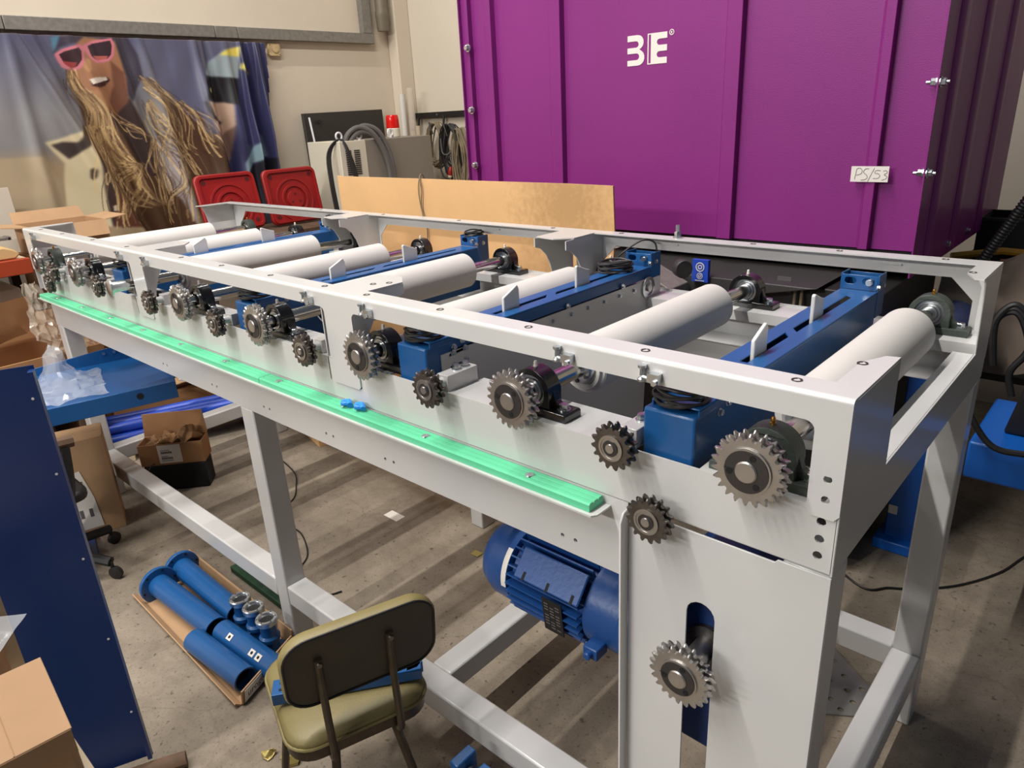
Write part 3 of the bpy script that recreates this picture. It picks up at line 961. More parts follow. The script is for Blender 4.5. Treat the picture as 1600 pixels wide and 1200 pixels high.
# ---------------------------------------------------------------- printed banner on the left wall
PRINT=[
((168,150,122),[[0.32,1.735],[0.647,1.733],[0.694,1.561],[0.69,1.313],[0.193,1.262]]),
((92,92,114),[[1.459,2.524],[2.271,2.555],[2.045,1.429],[1.534,1.479],[1.541,2.135]]),
((52,52,86),[[2.218,2.527],[2.696,2.544],[2.413,1.003],[1.814,1.089],[2.023,1.717]]),
((125,150,158),[[2.09,1.57],[2.199,1.706],[2.314,1.786],[2.332,1.61],[2.171,1.564],[2.089,1.483]]),
((34,32,40),[[2.127,1.509],[2.226,1.589],[2.38,1.592],[2.272,1.023],[1.893,1.077]]),
((200,185,90),[[2.211,2.336],[2.292,2.262],[2.264,2.242],[2.195,2.295]]),
((122,96,84),[[1.856,1.81],[2.069,1.869],[2.016,1.605],[1.892,1.501],[1.786,1.622]]),
((98,92,120),[[1.718,1.791],[1.866,1.782],[1.9,1.5],[1.719,1.447],[1.632,1.525]]),
((188,158,136),[[1.84,2.052],[2.081,2.04],[2.069,1.869],[1.957,1.777],[1.884,1.836],[1.855,1.946]]),
((40,34,34),[[1.833,2.053],[1.863,2.052],[1.885,1.944],[1.997,1.899],[1.984,1.872],[1.87,1.911]]),
((160,110,92),[[1.908,1.876],[1.979,1.886],[1.996,1.817],[1.921,1.793]]),
((148,160,164),[[1.904,2.245],[1.962,2.346],[2.083,2.425],[2.219,2.455],[2.175,2.219],[1.989,2.229]]),
((222,202,92),[[2.045,2.39],[2.107,2.43],[2.216,2.454],[2.204,2.379]]),
((34,31,34),[[1.903,2.242],[2.172,2.219],[2.119,2.019],[2.012,2.046],[1.852,2.057]]),
((210,195,110),[[1.894,2.131],[1.926,2.154],[1.953,2.154],[1.947,2.14],[1.928,2.138],[1.942,2.13],[1.919,2.109],[1.914,2.125]]),
((206,192,156),[[0.667,1.82],[0.764,1.838],[0.9,1.879],[0.993,1.916],[0.973,1.585],[0.996,1.206],[0.663,1.254],[0.76,1.677]]),
((62,52,48),[[0.703,1.801],[0.775,1.817],[0.871,1.808],[0.958,1.93],[0.979,1.85],[0.937,1.786],[0.865,1.736],[0.792,1.701]]),
((70,60,52),[[0.909,1.622],[0.932,1.632],[0.95,1.612],[0.942,1.569],[0.914,1.546],[0.898,1.566]]),
((152,142,142),[[1.498,1.731],[1.649,1.674],[1.599,1.361],[1.589,1.121],[1.362,1.153]]),
((58,44,42),[[1.066,2.07],[1.294,2.089],[1.399,1.809],[1.403,1.492],[1.39,1.149],[0.971,1.21],[0.973,1.66],[0.978,1.832]]),
((92,54,42),[[1.047,1.475],[1.378,1.413],[1.362,1.153],[0.983,1.208]]),
((60,54,66),[[0.871,2.474],[1.031,2.499],[1.367,2.511],[1.419,2.38],[1.42,2.235],[1.313,2.064],[1.267,2.139],[1.253,2.342],[1.093,2.471],[0.909,2.415],[0.864,2.369]]),
((80,120,140),[[0.871,2.474],[0.927,2.487],[0.903,2.437],[0.867,2.381]]),
((158,110,80),[[0.914,2.37],[1.085,2.487],[1.282,2.465],[1.302,2.235],[1.282,2.065],[1.189,1.969],[1.091,2.021],[1.033,2.106],[0.977,2.142],[0.94,2.223]]),
((112,72,54),[[1.216,2.341],[1.295,2.259],[1.282,2.065],[1.189,1.969],[1.163,2.068],[1.213,2.175]]),
((170,124,88),[[1.048,2.141],[1.156,2.14],[1.151,2.068],[1.081,2.034],[1.045,2.082]]),
((186,140,98),[[1.034,2.35],[1.085,2.345],[1.08,2.276],[1.041,2.258],[1.02,2.293]]),
((58,30,30),[[1.04,2.206],[1.183,2.229],[1.197,2.211],[1.152,2.176],[1.094,2.162],[1.049,2.171]]),
((222,210,196),[[1.039,2.212],[1.092,2.226],[1.175,2.23],[1.186,2.214],[1.121,2.197],[1.051,2.181]]),
((198,116,128),[[0.874,2.375],[0.929,2.406],[1.038,2.437],[1.066,2.417],[1.039,2.339],[1.007,2.287],[0.956,2.266],[0.901,2.294],[0.883,2.336]]),
((58,36,40),[[0.896,2.372],[0.936,2.391],[1.024,2.415],[1.037,2.395],[1.021,2.338],[0.99,2.298],[0.955,2.285],[0.915,2.317]]),
((150,62,60),[[0.91,2.331],[0.992,2.321],[0.981,2.297],[0.955,2.285],[0.919,2.312]]),
((198,116,128),[[1.062,2.43],[1.113,2.456],[1.262,2.484],[1.273,2.447],[1.25,2.371],[1.209,2.335],[1.127,2.322],[1.093,2.351],[1.073,2.391]]),
((52,36,42),[[1.094,2.429],[1.134,2.446],[1.249,2.468],[1.253,2.435],[1.233,2.377],[1.204,2.35],[1.137,2.34],[1.104,2.365]]),
((170,90,80),[[1.115,2.368],[1.21,2.367],[1.2,2.349],[1.137,2.339]]),
((198,116,128),[[1.045,2.416],[1.083,2.431],[1.089,2.408],[1.047,2.396]]),
((92,82,78),[[1.543,1.44],[1.587,1.493],[1.598,1.492],[1.591,1.46],[1.6,1.459],[1.597,1.448],[1.589,1.449],[1.585,1.432],[1.574,1.434],[1.577,1.45],[1.56,1.452],[1.545,1.448]]),
((92,82,78),[[1.61,1.494],[1.634,1.497],[1.632,1.486],[1.617,1.485],[1.614,1.471],[1.626,1.47],[1.623,1.459],[1.612,1.46],[1.604,1.433],[1.594,1.434]]),
((190,175,150),[[1.003,1.357],[1.032,1.36],[1.031,1.323],[1.002,1.319]]),
]
HAIR=[
([[0.942,2.281],[0.96,2.166],[1.031,2.023],[1.044,1.878],[1.103,1.713],[1.171,1.567],[1.196,1.446],[1.125,1.255]],46,0.042),
([[1.0,2.142],[1.073,1.998],[1.075,1.802],[1.138,1.647],[1.234,1.613],[1.159,1.516],[1.233,1.376],[1.357,1.32]],30,0.054),
([[1.025,1.903],[1.064,1.653],[1.069,1.46],[1.058,1.197]],26,0.063),
([[1.127,2.02],[1.228,1.918],[1.339,1.838],[1.396,1.796]],10,0.025),
([[1.415,2.223],[1.487,2.136],[1.6,2.032],[1.641,1.901],[1.621,1.743],[1.69,1.657]],34,0.06),
([[1.43,2.062],[1.463,1.908],[1.529,1.775],[1.618,1.662],[1.69,1.519]],30,0.057),
([[1.426,1.807],[1.399,1.626],[1.412,1.437],[1.418,1.145]],26,0.048),
([[1.661,2.056],[1.767,1.949],[1.841,1.811],[1.928,1.64]],14,0.041),
([[1.57,1.639],[1.591,1.473],[1.519,1.343],[1.545,1.127]],12,0.048),
]

STAMPS = {(198, 116, 128), (58, 36, 40), (52, 36, 42), (150, 62, 60), (170, 90, 80), (222, 210, 196), (58, 30, 30), (92, 82, 78), (210, 195, 110), (190, 175, 150), (70, 60, 52)}
NU, NV = 470, 330
BU0, BU1, BV0, BV1 = -.05, 2.46, .85, 2.492


def paint():
    rng = np.random.default_rng(3)
    SS = 2
    w, h = NU * SS, NV * SS
    uu = BU0 + (np.arange(w) + .5) / w * (BU1 - BU0)
    vv = BV0 + (np.arange(h) + .5) / h * (BV1 - BV0)
    U, V = np.meshgrid(uu, vv)
    img = np.zeros((h, w, 3))
    # sky: violet grey at the top, pale grey lower, sand at the foot
    t = np.clip((2.49 - V) / 1.1, 0, 1)[..., None]
    img[:] = np.where(t < .45, np.array([84, 84, 108.]) * (1 - t / .45) + np.array([130, 128, 128.]) * (t / .45), np.array([130, 128, 128.]))
    k = np.clip((1.70 - V + .10 * np.sin(U * 3)) / .12, 0, 1)[..., None]
    img[:] = img * (1 - k) + np.array([160, 140, 110.]) * k

    def fill(pts, col, soft=0.0):
        us = [a for a, b in pts]
        vs = [b for a, b in pts]
        i0, i1 = np.searchsorted(uu, [min(us), max(us)])
        j0, j1 = np.searchsorted(vv, [min(vs), max(vs)])
        if i1 <= i0 or j1 <= j0:
            return
        u_, v_ = U[j0:j1, i0:i1], V[j0:j1, i0:i1]
        ins = np.zeros(u_.shape, bool)
        n = len(pts)
        for q in range(n):
            (x0, y0), (x1, y1) = pts[q], pts[(q + 1) % n]
            if y0 == y1:
                continue
            c = ((y0 > v_) != (y1 > v_)) & (u_ < (x1 - x0) * (v_ - y0) / (y1 - y0) + x0)
            ins ^= c
        img[j0:j1, i0:i1][ins] = col

    for col, pts in PRINT:
        fill(pts, np.array(col, float))
        if col == (92, 54, 42):
            break
    n0 = [c for c, p_ in PRINT].index((92, 54, 42)) + 1

    def blur(k_):
        nonlocal img
        for ax in (0, 1):
            a = np.zeros_like(img)
            for d in range(-k_, k_ + 1):
                a += np.roll(img, d, axis=ax)
            img = a / (2 * k_ + 1)
    blur(2)
    for col, pts in PRINT[n0:]:
        fill(pts, np.array(col, float))
    for pts in ([(.96, 2.13), (1.10, 1.98), (1.28, 1.62), (1.52, 1.34), (1.62, 1.02), (1.26, 1.02), (1.06, 1.45), (.98, 1.80)], [(1.50, 2.15), (1.72, 1.95), (1.95, 1.68), (2.02, 1.45), (1.85, 1.20), (1.70, 1.02), (1.62, 1.25), (1.62, 1.60), (1.54, 1.85)]):
        fill(pts, np.array([80, 56, 40.]))
    blur(3)
    for col, pts in PRINT[n0:]:
        if col in STAMPS:
            fill(pts, np.array(col, float))
    # hair, drawn strand by strand
    for guide, n, sp in HAIR:
        g = np.array([[q.x, q.y] for q in spline([(a, b, 0) for a, b in guide], 10)])
        L = len(g)
        s = np.linspace(0, 1, L)
        for _ in range(int(n * 2.2)):
            off = rng.normal(0, sp * .8)
            ph, am = rng.uniform(0, 6.28), rng.uniform(.005, .022)
            tone = rng.random() ** 1.3
            col = np.array([240, 206, 146.]) * tone + np.array([66, 42, 28.]) * (1 - tone)
            a0, a1 = sorted(rng.uniform(-.15, 1.1, 2))
            x = g[:, 0] + off * (.5 + s) + am * np.sin(s * 9 + ph) + .03 * s * rng.normal()
            y = g[:, 1] + am * np.cos(s * 7 + ph)
            xi = np.interp(np.linspace(0, L - 1, L * 12), np.arange(L), x)
            yi = np.interp(np.linspace(0, L - 1, L * 12), np.arange(L), y)
            si = np.linspace(0, 1, L * 12)
            ok = (si > a0) & (si < a1)
            ii = ((xi[ok] - BU0) / (BU1 - BU0) * w).astype(int)
            jj = ((yi[ok] - BV0) / (BV1 - BV0) * h).astype(int)
            for dx in range(2 if tone < .55 else 4):
                g_ = (ii + dx >= 0) & (ii + dx < w) & (jj >= 0) & (jj < h)
                img[jj[g_], ii[g_] + dx] = img[jj[g_], ii[g_] + dx] * .35 + col * .65
    out = img.reshape(NV, SS, NU, SS, 3).mean((1, 3))
    # re-stamp the small marks crisply is not needed at this size
    return out


def banner():
    img = paint()
    c = img / 255.0
    lin = np.where(c <= .04045, c / 12.92, ((c + .055) / 1.055) ** 2.4)
    us = BU0 + (np.arange(NU) + .5) / NU * (BU1 - BU0)
    vs = BV0 + (np.arange(NV) + .5) / NV * (BV1 - BV0)
    U, V = np.meshgrid(us, vs)
    X = np.full(U.shape, -5.52)
    hh = (2.49 - V)
    # hanging folds: ridges that start at the eyelets along the top and slant down
    for u0, sl, w_, a_ in ((.62, -.02, .05, .030), (.66, .62, .045, .05), (.80, .55, .05, -.05), (.98, .45, .06, .045), (1.12, .35, .07, -.03), (1.32, .22, .05, -.03), (1.45, .20, .05, .035), (1.85, .10, .045, .045), (1.95, .10, .04, -.045), (2.1, .02, .05, .028), (2.22, .01, .022, .05), (2.28, .04, .03, -.05), (2.36, .02, .02, .05), (2.42, .04, .02, -.03), (1.62, .05, .07, -.015)):
        d = (U - u0 + sl * hh * -.6)
        X += 1.7 * a_ * np.exp(-(d / (w_ * (.6 + .5 * hh))) ** 2) * np.clip(.35 + hh * .9, 0, 1)
    X += .010 * np.sin(U * 23 + 3 * np.sin(V * 4)) * np.clip(hh * 2, 0, 1) + .006 * np.sin(V * 9 + U * 5)
    X = np.maximum(X, -5.588)
    verts = np.stack([X, U, V], -1).reshape(-1, 3)
    idx = np.arange(NU * NV).reshape(NV, NU)
    q = np.stack([idx[:-1, :-1], idx[:-1, 1:], idx[1:, 1:], idx[1:, :-1]], -1)
    # right edge hangs slightly short towards the foot
    edge = U[:-1, :-1] < 2.455 - .05 * (2.49 - V[:-1, :-1])
    q = q[edge].reshape(-1, 4)
    me = bpy.data.meshes.new('banner')
    me.from_pydata(verts.tolist(), [], q.tolist())
    at = me.color_attributes.new('print', 'FLOAT_COLOR', 'POINT')
    rgba = np.concatenate([lin.reshape(-1, 3), np.ones((NU * NV, 1))], 1).astype(np.float32)
    at.data.foreach_set('color', rgba.ravel())
    me.polygons.foreach_set('use_smooth', [True] * len(me.polygons))
    m = mat('printed_vinyl', (128, 128, 128), .38)
    nt = m.node_tree
    a = nt.nodes.new('ShaderNodeVertexColor')
    a.layer_name = 'print'
    nt.links.new(a.outputs['Color'], nt.nodes['Principled BSDF'].inputs['Base Color'])
    me.materials.append(m)
    o = bpy.data.objects.new('banner', me)
    COL.objects.link(o)
    tag(o, 'creased printed vinyl banner of a person in pink sunglasses hanging on the wall', 'banner')
    # the plain foot of the banner, down to the clutter
    return o


banner()

# ---------------------------------------------------------------- along the left wall
jb = thing('junction_box', 'small beige junction box on the wall beside the banner', 'junction box', (-5.6, 2.57, 2.445))
MB().prism(rrect(-.055, .055, -.05, .05, .018), 'yz', 0, .035).build('body', M['beige_box'], jb, bevel=.004)
MB().lathe([(.03, 0), (.03, .008), (.026, .010)], (.035, .008, .004), (1, 0, 0), 24).build('cover', M['beige_box'], jb)
MB().lathe([(.004, 0), (.004, .003)], (.035, -.04, .036), (1, 0, 0), 8).lathe([(.004, 0), (.004, .003)], (.035, .042, -.036), (1, 0, 0), 8).build('screw', M['dark_steel'], jb)

pipe = MB().lathe([(.052, 0), (.058, .03), (.058, .10), (.062, .12), (.062, .16), (.056, .18), (.056, 1.6)], (-5.50, 3.70, 2.62), (0, 0, 1), 24)
tag(pipe.build('pipe', mat('brown_pipe_lagging', (112, 102, 84), .5, bump=.1, bscale=30)), 'brown lagged pipe end hanging down in the wall corner', 'pipe')

bd = thing('dark_board', 'tall black glossy board leaning on the wall left of grey cabinet', 'board', (-5.45, 3.1, 0))
MB().add([(-5.30, 2.64, .0), (-5.30, 3.46, .0), (-5.52, 3.60, 1.945), (-5.52, 2.72, 1.935), (-5.33, 2.64, .0), (-5.33, 3.46, .0), (-5.55, 3.60, 1.945), (-5.55, 2.72, 1.935)], [(0, 1, 2, 3), (7, 6, 5, 4), (0, 4, 5, 1), (1, 5, 6, 2), (2, 6, 7, 3), (3, 7, 4, 0)]).build('sheet', M['door_black'], bd, (5.45, -3.1, 0), bevel=.003)
MB().tube([(-5.485, 2.757, 1.90), (-5.452, 2.765, 1.62)], .009, 6).build('reflection_strip', M['strip_white'], bd, (5.45, -3.1, 0))  # white strip stands in for a light tube's reflection on the board
MB().lathe([(.02, 0), (.02, .012)], (-5.49, 2.86, 1.86), (1, 0, .1), 16).build('knob', M['black'], bd, (5.45, -3.1, 0))

cb_ = thing('welding_cabinet', 'grey cabinet with ivory louvred end panel and lifting eyes', 'cabinet', (-4.95, 3.0, 0))
CBL = (4.95, -3.0, 0)
MB().box((-5.22, 2.795, .0), (-4.77, 3.52, 1.70)).build('body', M['cab_grey'], cb_, CBL, bevel=.004)
MB().box((-5.22, 2.53, .0), (-4.765, 2.79, 1.703)).build('end_panel', M['cab_white'], cb_, CBL, bevel=.004)
lv = MB()
for k in range(12):
    for y in (2.58, 2.665):
        lv.box((-4.766, y, 1.44 + k * .0165), (-4.760, y + .055, 1.448 + k * .0165))
lv.build('louvre', M['ink'], cb_, CBL)['kind'] = 'stuff'
for y in (2.56, 2.755, 3.25):
    e = MB()
    e.tube([Vector((-4.80 if y < 3 else -5.0, y + .028 * math.cos(a), 1.742 + .028 * math.sin(a))) for a in [2 * PI * k / 20 for k in range(20)]], .008, 8, closed=True)
    e.cyl((-4.80 if y < 3 else -5.0, y, 1.70), (-4.80 if y < 3 else -5.0, y, 1.716), .014)
    e.build('lifting_eye', M['strip_white'], cb_, CBL)

hoses = MB()
for j, (dy, dz) in enumerate(((0, 0), (.06, .01), (.03, -.035))):
    hoses.tube(spline([(-4.82, 2.60 + dy, 1.66 + dz), (-4.80, 2.66 + dy, 1.76 + dz), (-4.78, 2.76 + dy, 1.80 + dz), (-4.745, 2.87 + dy, 1.74 + dz), (-4.73, 2.96 + dy * .8, 1.56 + dz), (-4.73, 2.985 + dy * .6, 1.36), (-4.73, 2.93 + dy * .4, 1.12)], 6), .021, 10)
tag(hoses.build('welding_cable', M['cable']), 'thick grey cables looped over the top of grey cabinet', 'cable')
thin = MB()
for k in range(7):
    o = random.uniform(-.03, .03)
    thin.tube(spline([(-4.76, 2.66 + o, 1.0), (-4.745, 2.65 + o, 1.4), (-4.745, 2.60 + o * .6, 1.62), (-4.79, 2.56 + o * .5, 1.72), (-4.82, 2.47 + o, 1.62), (-4.78, 2.43 + o, 1.4), (-4.76, 2.44 + o, 1.1)], 5), .006, 6)
tag(thin.build('thin_cable', M['cable_black']), 'thin dark leads hanging over the ivory end of grey cabinet', 'cable')

bc = thing('beacon_lamp', 'red beacon lamp on ivory base standing on grey cabinet', 'lamp', (-5.04, 3.32, 1.70))
MB().lathe([(.055, 0), (.06, .004), (.06, .07), (.056, .075)], (0, 0, 0), (0, 0, 1), 24).build('base', M['cab_white'], bc)
MB().lathe([(.056, .075), (.059, .08), (.055, .17), (.05, .185), (.0, .187)], (0, 0, 0), (0, 0, 1), 24, cap1=False).build('lens', M['beacon'], bc)

tg = 'long tubes standing in the wall corner'
for i, (x, y, r, h, mm, lb) in enumerate(((-5.40, 3.72, .030, 2.07, 'tube_white', 'bright white tube, thickest of those in the wall corner'), (-5.30, 3.74, .034, 2.12, 'bubble', 'film wrapped tube standing in the wall corner beside the white tube'), (-5.20, 3.72, .024, 1.78, 'wood_pale', 'short pale wooden pole standing right of the tubes in the corner'))):
    tag(MB().lathe([(r, 0), (r, h), (r * .8, h), (r * .8, h - .05)], (x, y, 0), (.0, .02, 1), 18).build('tube' if i < 2 else 'pole', M[mm]), lb, 'tube' if i < 2 else 'pole')

rk = thing('cable_rack', 'black wall rack bar with hooks holding coiled cables', 'rack', (-4.9, 3.97, 1.87))
MB().box((-.66, -.03, -.025), (.9, .03, .025)).build('bar', M['black'], rk, bevel=.003)
for x in (-.50, -.14, .26, .55):
    MB().tube(spline([(x, -.02, 0), (x, -.03, -.08), (x, -.06, -.13), (x, -.13, -.12)], 5), .011, 8).build('hook', M['black'], rk)
for x in (-.58, -.22, .2):
    MB().lathe([(.008, 0), (.008, .006)], (x, -.03, 0), (0, -1, 0), 10).build('bolt', M['zinc'], rk)


def hank(x, y, z, w, h, n, material, seed, lb, wraps=None):
    r = random.Random(seed)
    t = thing('cable_coil', lb, 'cable', (x, y, z - h), group=None)
    m = MB()
    for k in range(n):
        a, b, dx, dy = w * r.uniform(.62, 1), h * r.uniform(.82, 1), r.uniform(-.012, .012), r.uniform(-.05, .03)
        P = []
        for q in range(22):
            t_ = 2 * PI * q / 22
            wide = .78 + .22 * math.cos(t_ * .5 + 1.6) ** 2
            P.append((dx + a * math.sin(t_) * wide, dy + .012 * math.sin(3 * t_ + k), h - b * .5 * (1 - math.cos(t_)) + r.uniform(-.006, .006)))
        m.tube(P, r.uniform(.0055, .0085), 6, closed=True)
    m.build('strands', material, t)
    MB().tube([(-.02, -.07, h + .005), (0, -.075, h - .03), (.02, -.07, h - .1)], .008, 6).build('tie', M['black'], t)
    return t


hank(-5.06, 3.86, 1.80, .15, .42, 16, M['cable_tan'], 1, 'tan cable coil on the rack, nearest the wall corner')
hank(-4.80, 3.80, 1.78, .15, .50, 18, M['cable_black'], 2, 'black cable coil on the rack between two tan coils')
hank(-4.62, 3.74, 1.74, .10, .60, 16, M['cable_tan'], 3, 'tan cable coil on the rack touching the purple container edge')
ex = MB()
for k in range(5):
    P = [(-4.80 + random.uniform(-.09, .09), 3.80 + random.uniform(-.03, .03), 1.55 - .1 * q + random.uniform(-.04, .04)) for q in range(5)]
    ex.tube(spline(P, 6), .006, 6)
ex.tube(spline([(-4.86, 3.72, 1.66), (-4.84, 3.71, 1.54), (-4.78, 3.71, 1.52), (-4.72, 3.72, 1.55)], 6), .006, 6)
tag(ex.build('loose_cable', M['cable']), 'loose grey leads hanging below the black cable coil', 'cable')
pl = thing('plug', 'red plug hanging among the coiled cables', 'plug', (-4.74, 3.70, 1.37))
MB().lathe([(.012, -.04), (.022, -.03), (.024, .0), (.018, .03), (.008, .045)], (0, 0, 0), (.2, 0, 1), 14).build('body', M['red'], pl)
MB().lathe([(.020, -.05), (.020, -.03)], (0, 0, 0), (.2, 0, 1), 12).build('cap', M['wood_pale'], pl)

# red square plastic bases, leaning side by side on the clutter


def red_base(loc, tilt, lb):
    t = thing('sign_base', lb, 'base', loc, (0, 0, 0))
    R_ = Matrix.Rotation(tilt, 4, 'Y')
    m = MB()
    w, h = .235, .21
    m.prism(rrect(-w, w, -h, h, .05), 'yz', -.02, .015, T=R_)
    b = m.build('slab', M['red'], t, bevel=.01)
    ring = MB()
    ring.prism(rrect(-w + .012, w - .012, -h + .012, h - .012, .042), 'yz', .015, .028, [rrect(-w + .03, w - .03, -h + .03, h - .03, .032)], T=R_)
    for r0, r1, d in ((.165, .15, .022), (.115, .098, .026)):
        ring.prism(circ(0, -.03, r0, 32), 'yz', .012, d, [circ(0, -.03, r1, 32)], T=R_)
    ring.prism(circ(0, -.03, .07, 24), 'yz', .012, .03, T=R_)
    ring.build('raised_ring', M['red'], t, bevel=.004)
    hm = MB()
    for y, z in ((-.17, .15), (.17, .15), (-.17, -.15), (.17, -.15)):
        hm.prism(circ(y, z, .016, 14), 'yz', .0145, .017, T=R_)
    for a in (90, 210, 330):
        hm.prism(circ(.04 * math.cos(math.radians(a)), -.03 + .04 * math.sin(math.radians(a)), .009, 10), 'yz', .029, .0315, T=R_)
    hm.build('socket', mat('dark_red_recess', (80, 16, 16), .6), t)['kind'] = 'stuff'
    return t


red_base((-4.90, 1.60, 1.335), math.radians(-12), 'red square plastic sign base with rings, left of two, beside the banner')
red_base((-4.90, 2.13, 1.325), math.radians(-9), 'red square plastic sign base with rings, right of two, beside black board')
sh_ = thing('low_table', 'low dark table carrying the red plastic bases', 'table', (-4.88, 1.9, 0))
MB().box((-.28, -.75, 1.075), (.30, .55, 1.105)).build('top', M['wood'], sh_, bevel=.004)
for x in (-.25, .26):
    for y in (-.7, .5):
        MB().box((x - .025, y - .025, 0), (x + .025, y + .025, 1.075)).build('leg', M['grey_dark'], sh_)

# ---------------------------------------------------------------- far left clutter


def carton(name, label, o, xd, L, Wd, Ht, flaps=(), material='card', cat='box', zb=0.0, t=.005, closed=False, tape=True):
    """cardboard box: o = corner at the base, xd = direction of its length; flaps = (side, angle, length)"""
    th = thing(name, label, cat, (o[0], o[1], zb), (0, 0, math.atan2(xd[1], xd[0])))
    m = MB()
    m.box((0, 0, 0), (L, Wd, t))
    m.box((0, 0, t), (L, t, Ht)).box((0, Wd - t, t), (L, Wd, Ht)).box((0, t, t), (t, Wd - t, Ht)).box((L - t, t, t), (L, Wd - t, Ht))
    if closed:
        m.box((t, t, Ht - t * 1.5), (L - t, Wd * .5 - .001, Ht)).box((t, Wd * .5 + .001, Ht - t * 1.5), (L - t, Wd - t, Ht))
    m.build('body', M[material], th, bevel=.0015)
    for side, ang, fl in flaps:
        a = math.radians(ang)       # 0 = straight up, 90 = folded out flat
        f = MB()
        dx, dz = math.sin(a) * fl, math.cos(a) * fl
        if side in 'fb':
            y = 0 if side == 'f' else Wd
            s = -1 if side == 'f' else 1
            q = [(0.0, y, Ht), (L, y, Ht), (L - .01, y + s * dx, Ht + dz), (.01, y + s * dx, Ht + dz)]
            n = Vector((0, s * math.cos(a), -math.sin(a))) * t
        else:
            x = 0 if side == 'l' else L
            s = -1 if side == 'l' else 1
            q = [(x, 0, Ht), (x, Wd, Ht), (x + s * dx, Wd - .01, Ht + dz), (x + s * dx, .01, Ht + dz)]
            n = Vector((s * math.cos(a), 0, -math.sin(a))) * t
        q = [Vector(p) for p in q]
        f.add(q + [p + n for p in q], [(0, 1, 2, 3), (7, 6, 5, 4), (0, 4, 5, 1), (1, 5, 6, 2), (2, 6, 7, 3), (3, 7, 4, 0)])
        f.build('flap', M[material], th)
    return th


tag(MB().add([(-5.22, -.75, .0), (-5.22, .33, .0), (-5.36, .345, 1.56), (-5.36, -.75, 1.56), (-5.24, -.75, .0), (-5.24, .33, .0), (-5.38, .345, 1.56), (-5.38, -.75, 1.56)], [(0, 1, 2, 3), (7, 6, 5, 4), (0, 4, 5, 1), (1, 5, 6, 2), (2, 6, 7, 3), (3, 7, 4, 0)]).build('leaning_board', M['board'], bevel=.002), 'pale grey board leaning on the left wall beside the open cardboard box', 'board')
stk = thing('carton_stack_base', 'closed brown carton under the open flapped box by the banner', 'box', (-5.0, .5, 0))
MB().box((-.18, -.26, 0), (.08, .24, .62)).box((-.17, -.25, .625), (.22, .22, 1.17)).build('body', M['card_dark'], stk, bevel=.004)
carton('open_carton', 'tan cardboard box with raised flaps in front of the banner', (-4.76, .26), (0, 1), .42, .38, .175, (('f', 152, .10), ('b', 38, .085), ('l', 82, .15), ('r', 84, .13)), zb=1.172)
rk2 = thing('pallet_rack', 'orange pallet rack beam with shelf at the left frame edge', 'rack', (-4.8, -.4, 0))
MB().box((.19, -.9, 1.118), (.24, .56, 1.205)).build('beam', M['orange'], rk2, bevel=.004)
MB().box((-.40, -.9, 1.118), (-.36, .56, 1.205)).build('beam', M['orange'], rk2, bevel=.004)
MB().box((-.36, -.9, 1.18), (.19, .56, 1.20)).build('shelf', M['wood_pale'], rk2)
for x, y in ((-.41, -.95), (.17, -.95), (-.41, .565)):
    if 1:
        MB().box((x, y, 0), (x + .07, y + .05, 1.5 if y < 0 else 1.19)).build('upright', M['grey_dark'], rk2)
fo = tag(MB().prism([(-.55, 1.207), (.10, 1.207), (.13, 1.23), (.11, 1.255), (.06, 1.275), (-.55, 1.28)], 'yz', -4.95, -4.60).build('foam_block', M['foam'], bevel=.008, noisy=.006), 'yellow foam block lying on the orange rack shelf', 'foam')
tag(MB().box((-5.02, -.5, 1.282), (-4.9, .17, 1.296)).box((-5.02, .16, 1.282), (-4.9, .175, 1.30)).build('metal_strip', M['zinc']), 'bright metal strip on the rack shelf behind yellow foam', 'strip')
pil = (((-5.22, -.75), .5, .7, .0, .46, 'card_dark', 'brown carton on the floor at the far left, lowest of its pile'), ((-5.18, -.75), .42, .62, .462, .3, 'card', 'tan carton stacked on a brown one under the orange rack'), ((-5.10, -.72), .40, .82, .765, .26, 'board', 'pale grey carton just below the orange rack beam'))
for (x, y), L, Wd, zb, ht, mm, lb in pil:
    t = thing('carton', lb, 'box', (x, y, zb))
    MB().box((0, 0, 0), (L, Wd, ht)).build('body', M[mm], t, bevel=.006)
    MB().box((-.001, Wd * .47, ht - .06), (L + .001, Wd * .53, ht + .001)).build('tape', M['card_dark'], t)
for i, (pts, lb) in enumerate((([(-4.45, -.35, 1.00), (-4.47, .07, 1.01), (-4.52, .10, .80), (-4.5, -.38, .82)], 'crumpled brown cardboard piece behind bubble wrap, upper of two'), ([(-4.34, -.40, .98), (-4.38, -.06, .96), (-4.42, .02, .80), (-4.42, -.40, .76)], 'torn brown cardboard piece inside the big open box, lower of two'))):
    m = MB()
    n = 8
    a, b, c, d = [Vector(p) for p in pts]
    vs = []
    for j in range(n + 1):
        for k in range(n + 1):
            vs.append((a.lerp(b, k / n)).lerp(d.lerp(c, k / n), j / n))
    fs = [(j * (n + 1) + k, j * (n + 1) + k + 1, (j + 1) * (n + 1) + k + 1, (j + 1) * (n + 1) + k) for j in range(n) for k in range(n)]
    m.add(vs, fs).add([v + Vector((-.008, 0, 0)) for v in vs], fs)
    tag(m.build('cardboard_piece', M['card_dark'], noisy=.03, nscale=5), lb, 'cardboard')
bigb = thing('big_carton', 'long open brown carton behind the blue chute tray', 'box', (-4.35, -.1, .42))
m = MB()
m.box((-.28, -.62, .0), (.26, .38, .01)).box((.25, -.62, .01), (.26, .38, .32)).box((-.28, -.62, .01), (-.27, .38, .46)).box((-.27, .37, .01), (.25, .38, .34)).box((-.27, -.62, .01), (.25, -.61, .40))
m.build('body', M['card_dark'], bigb, bevel=.003)
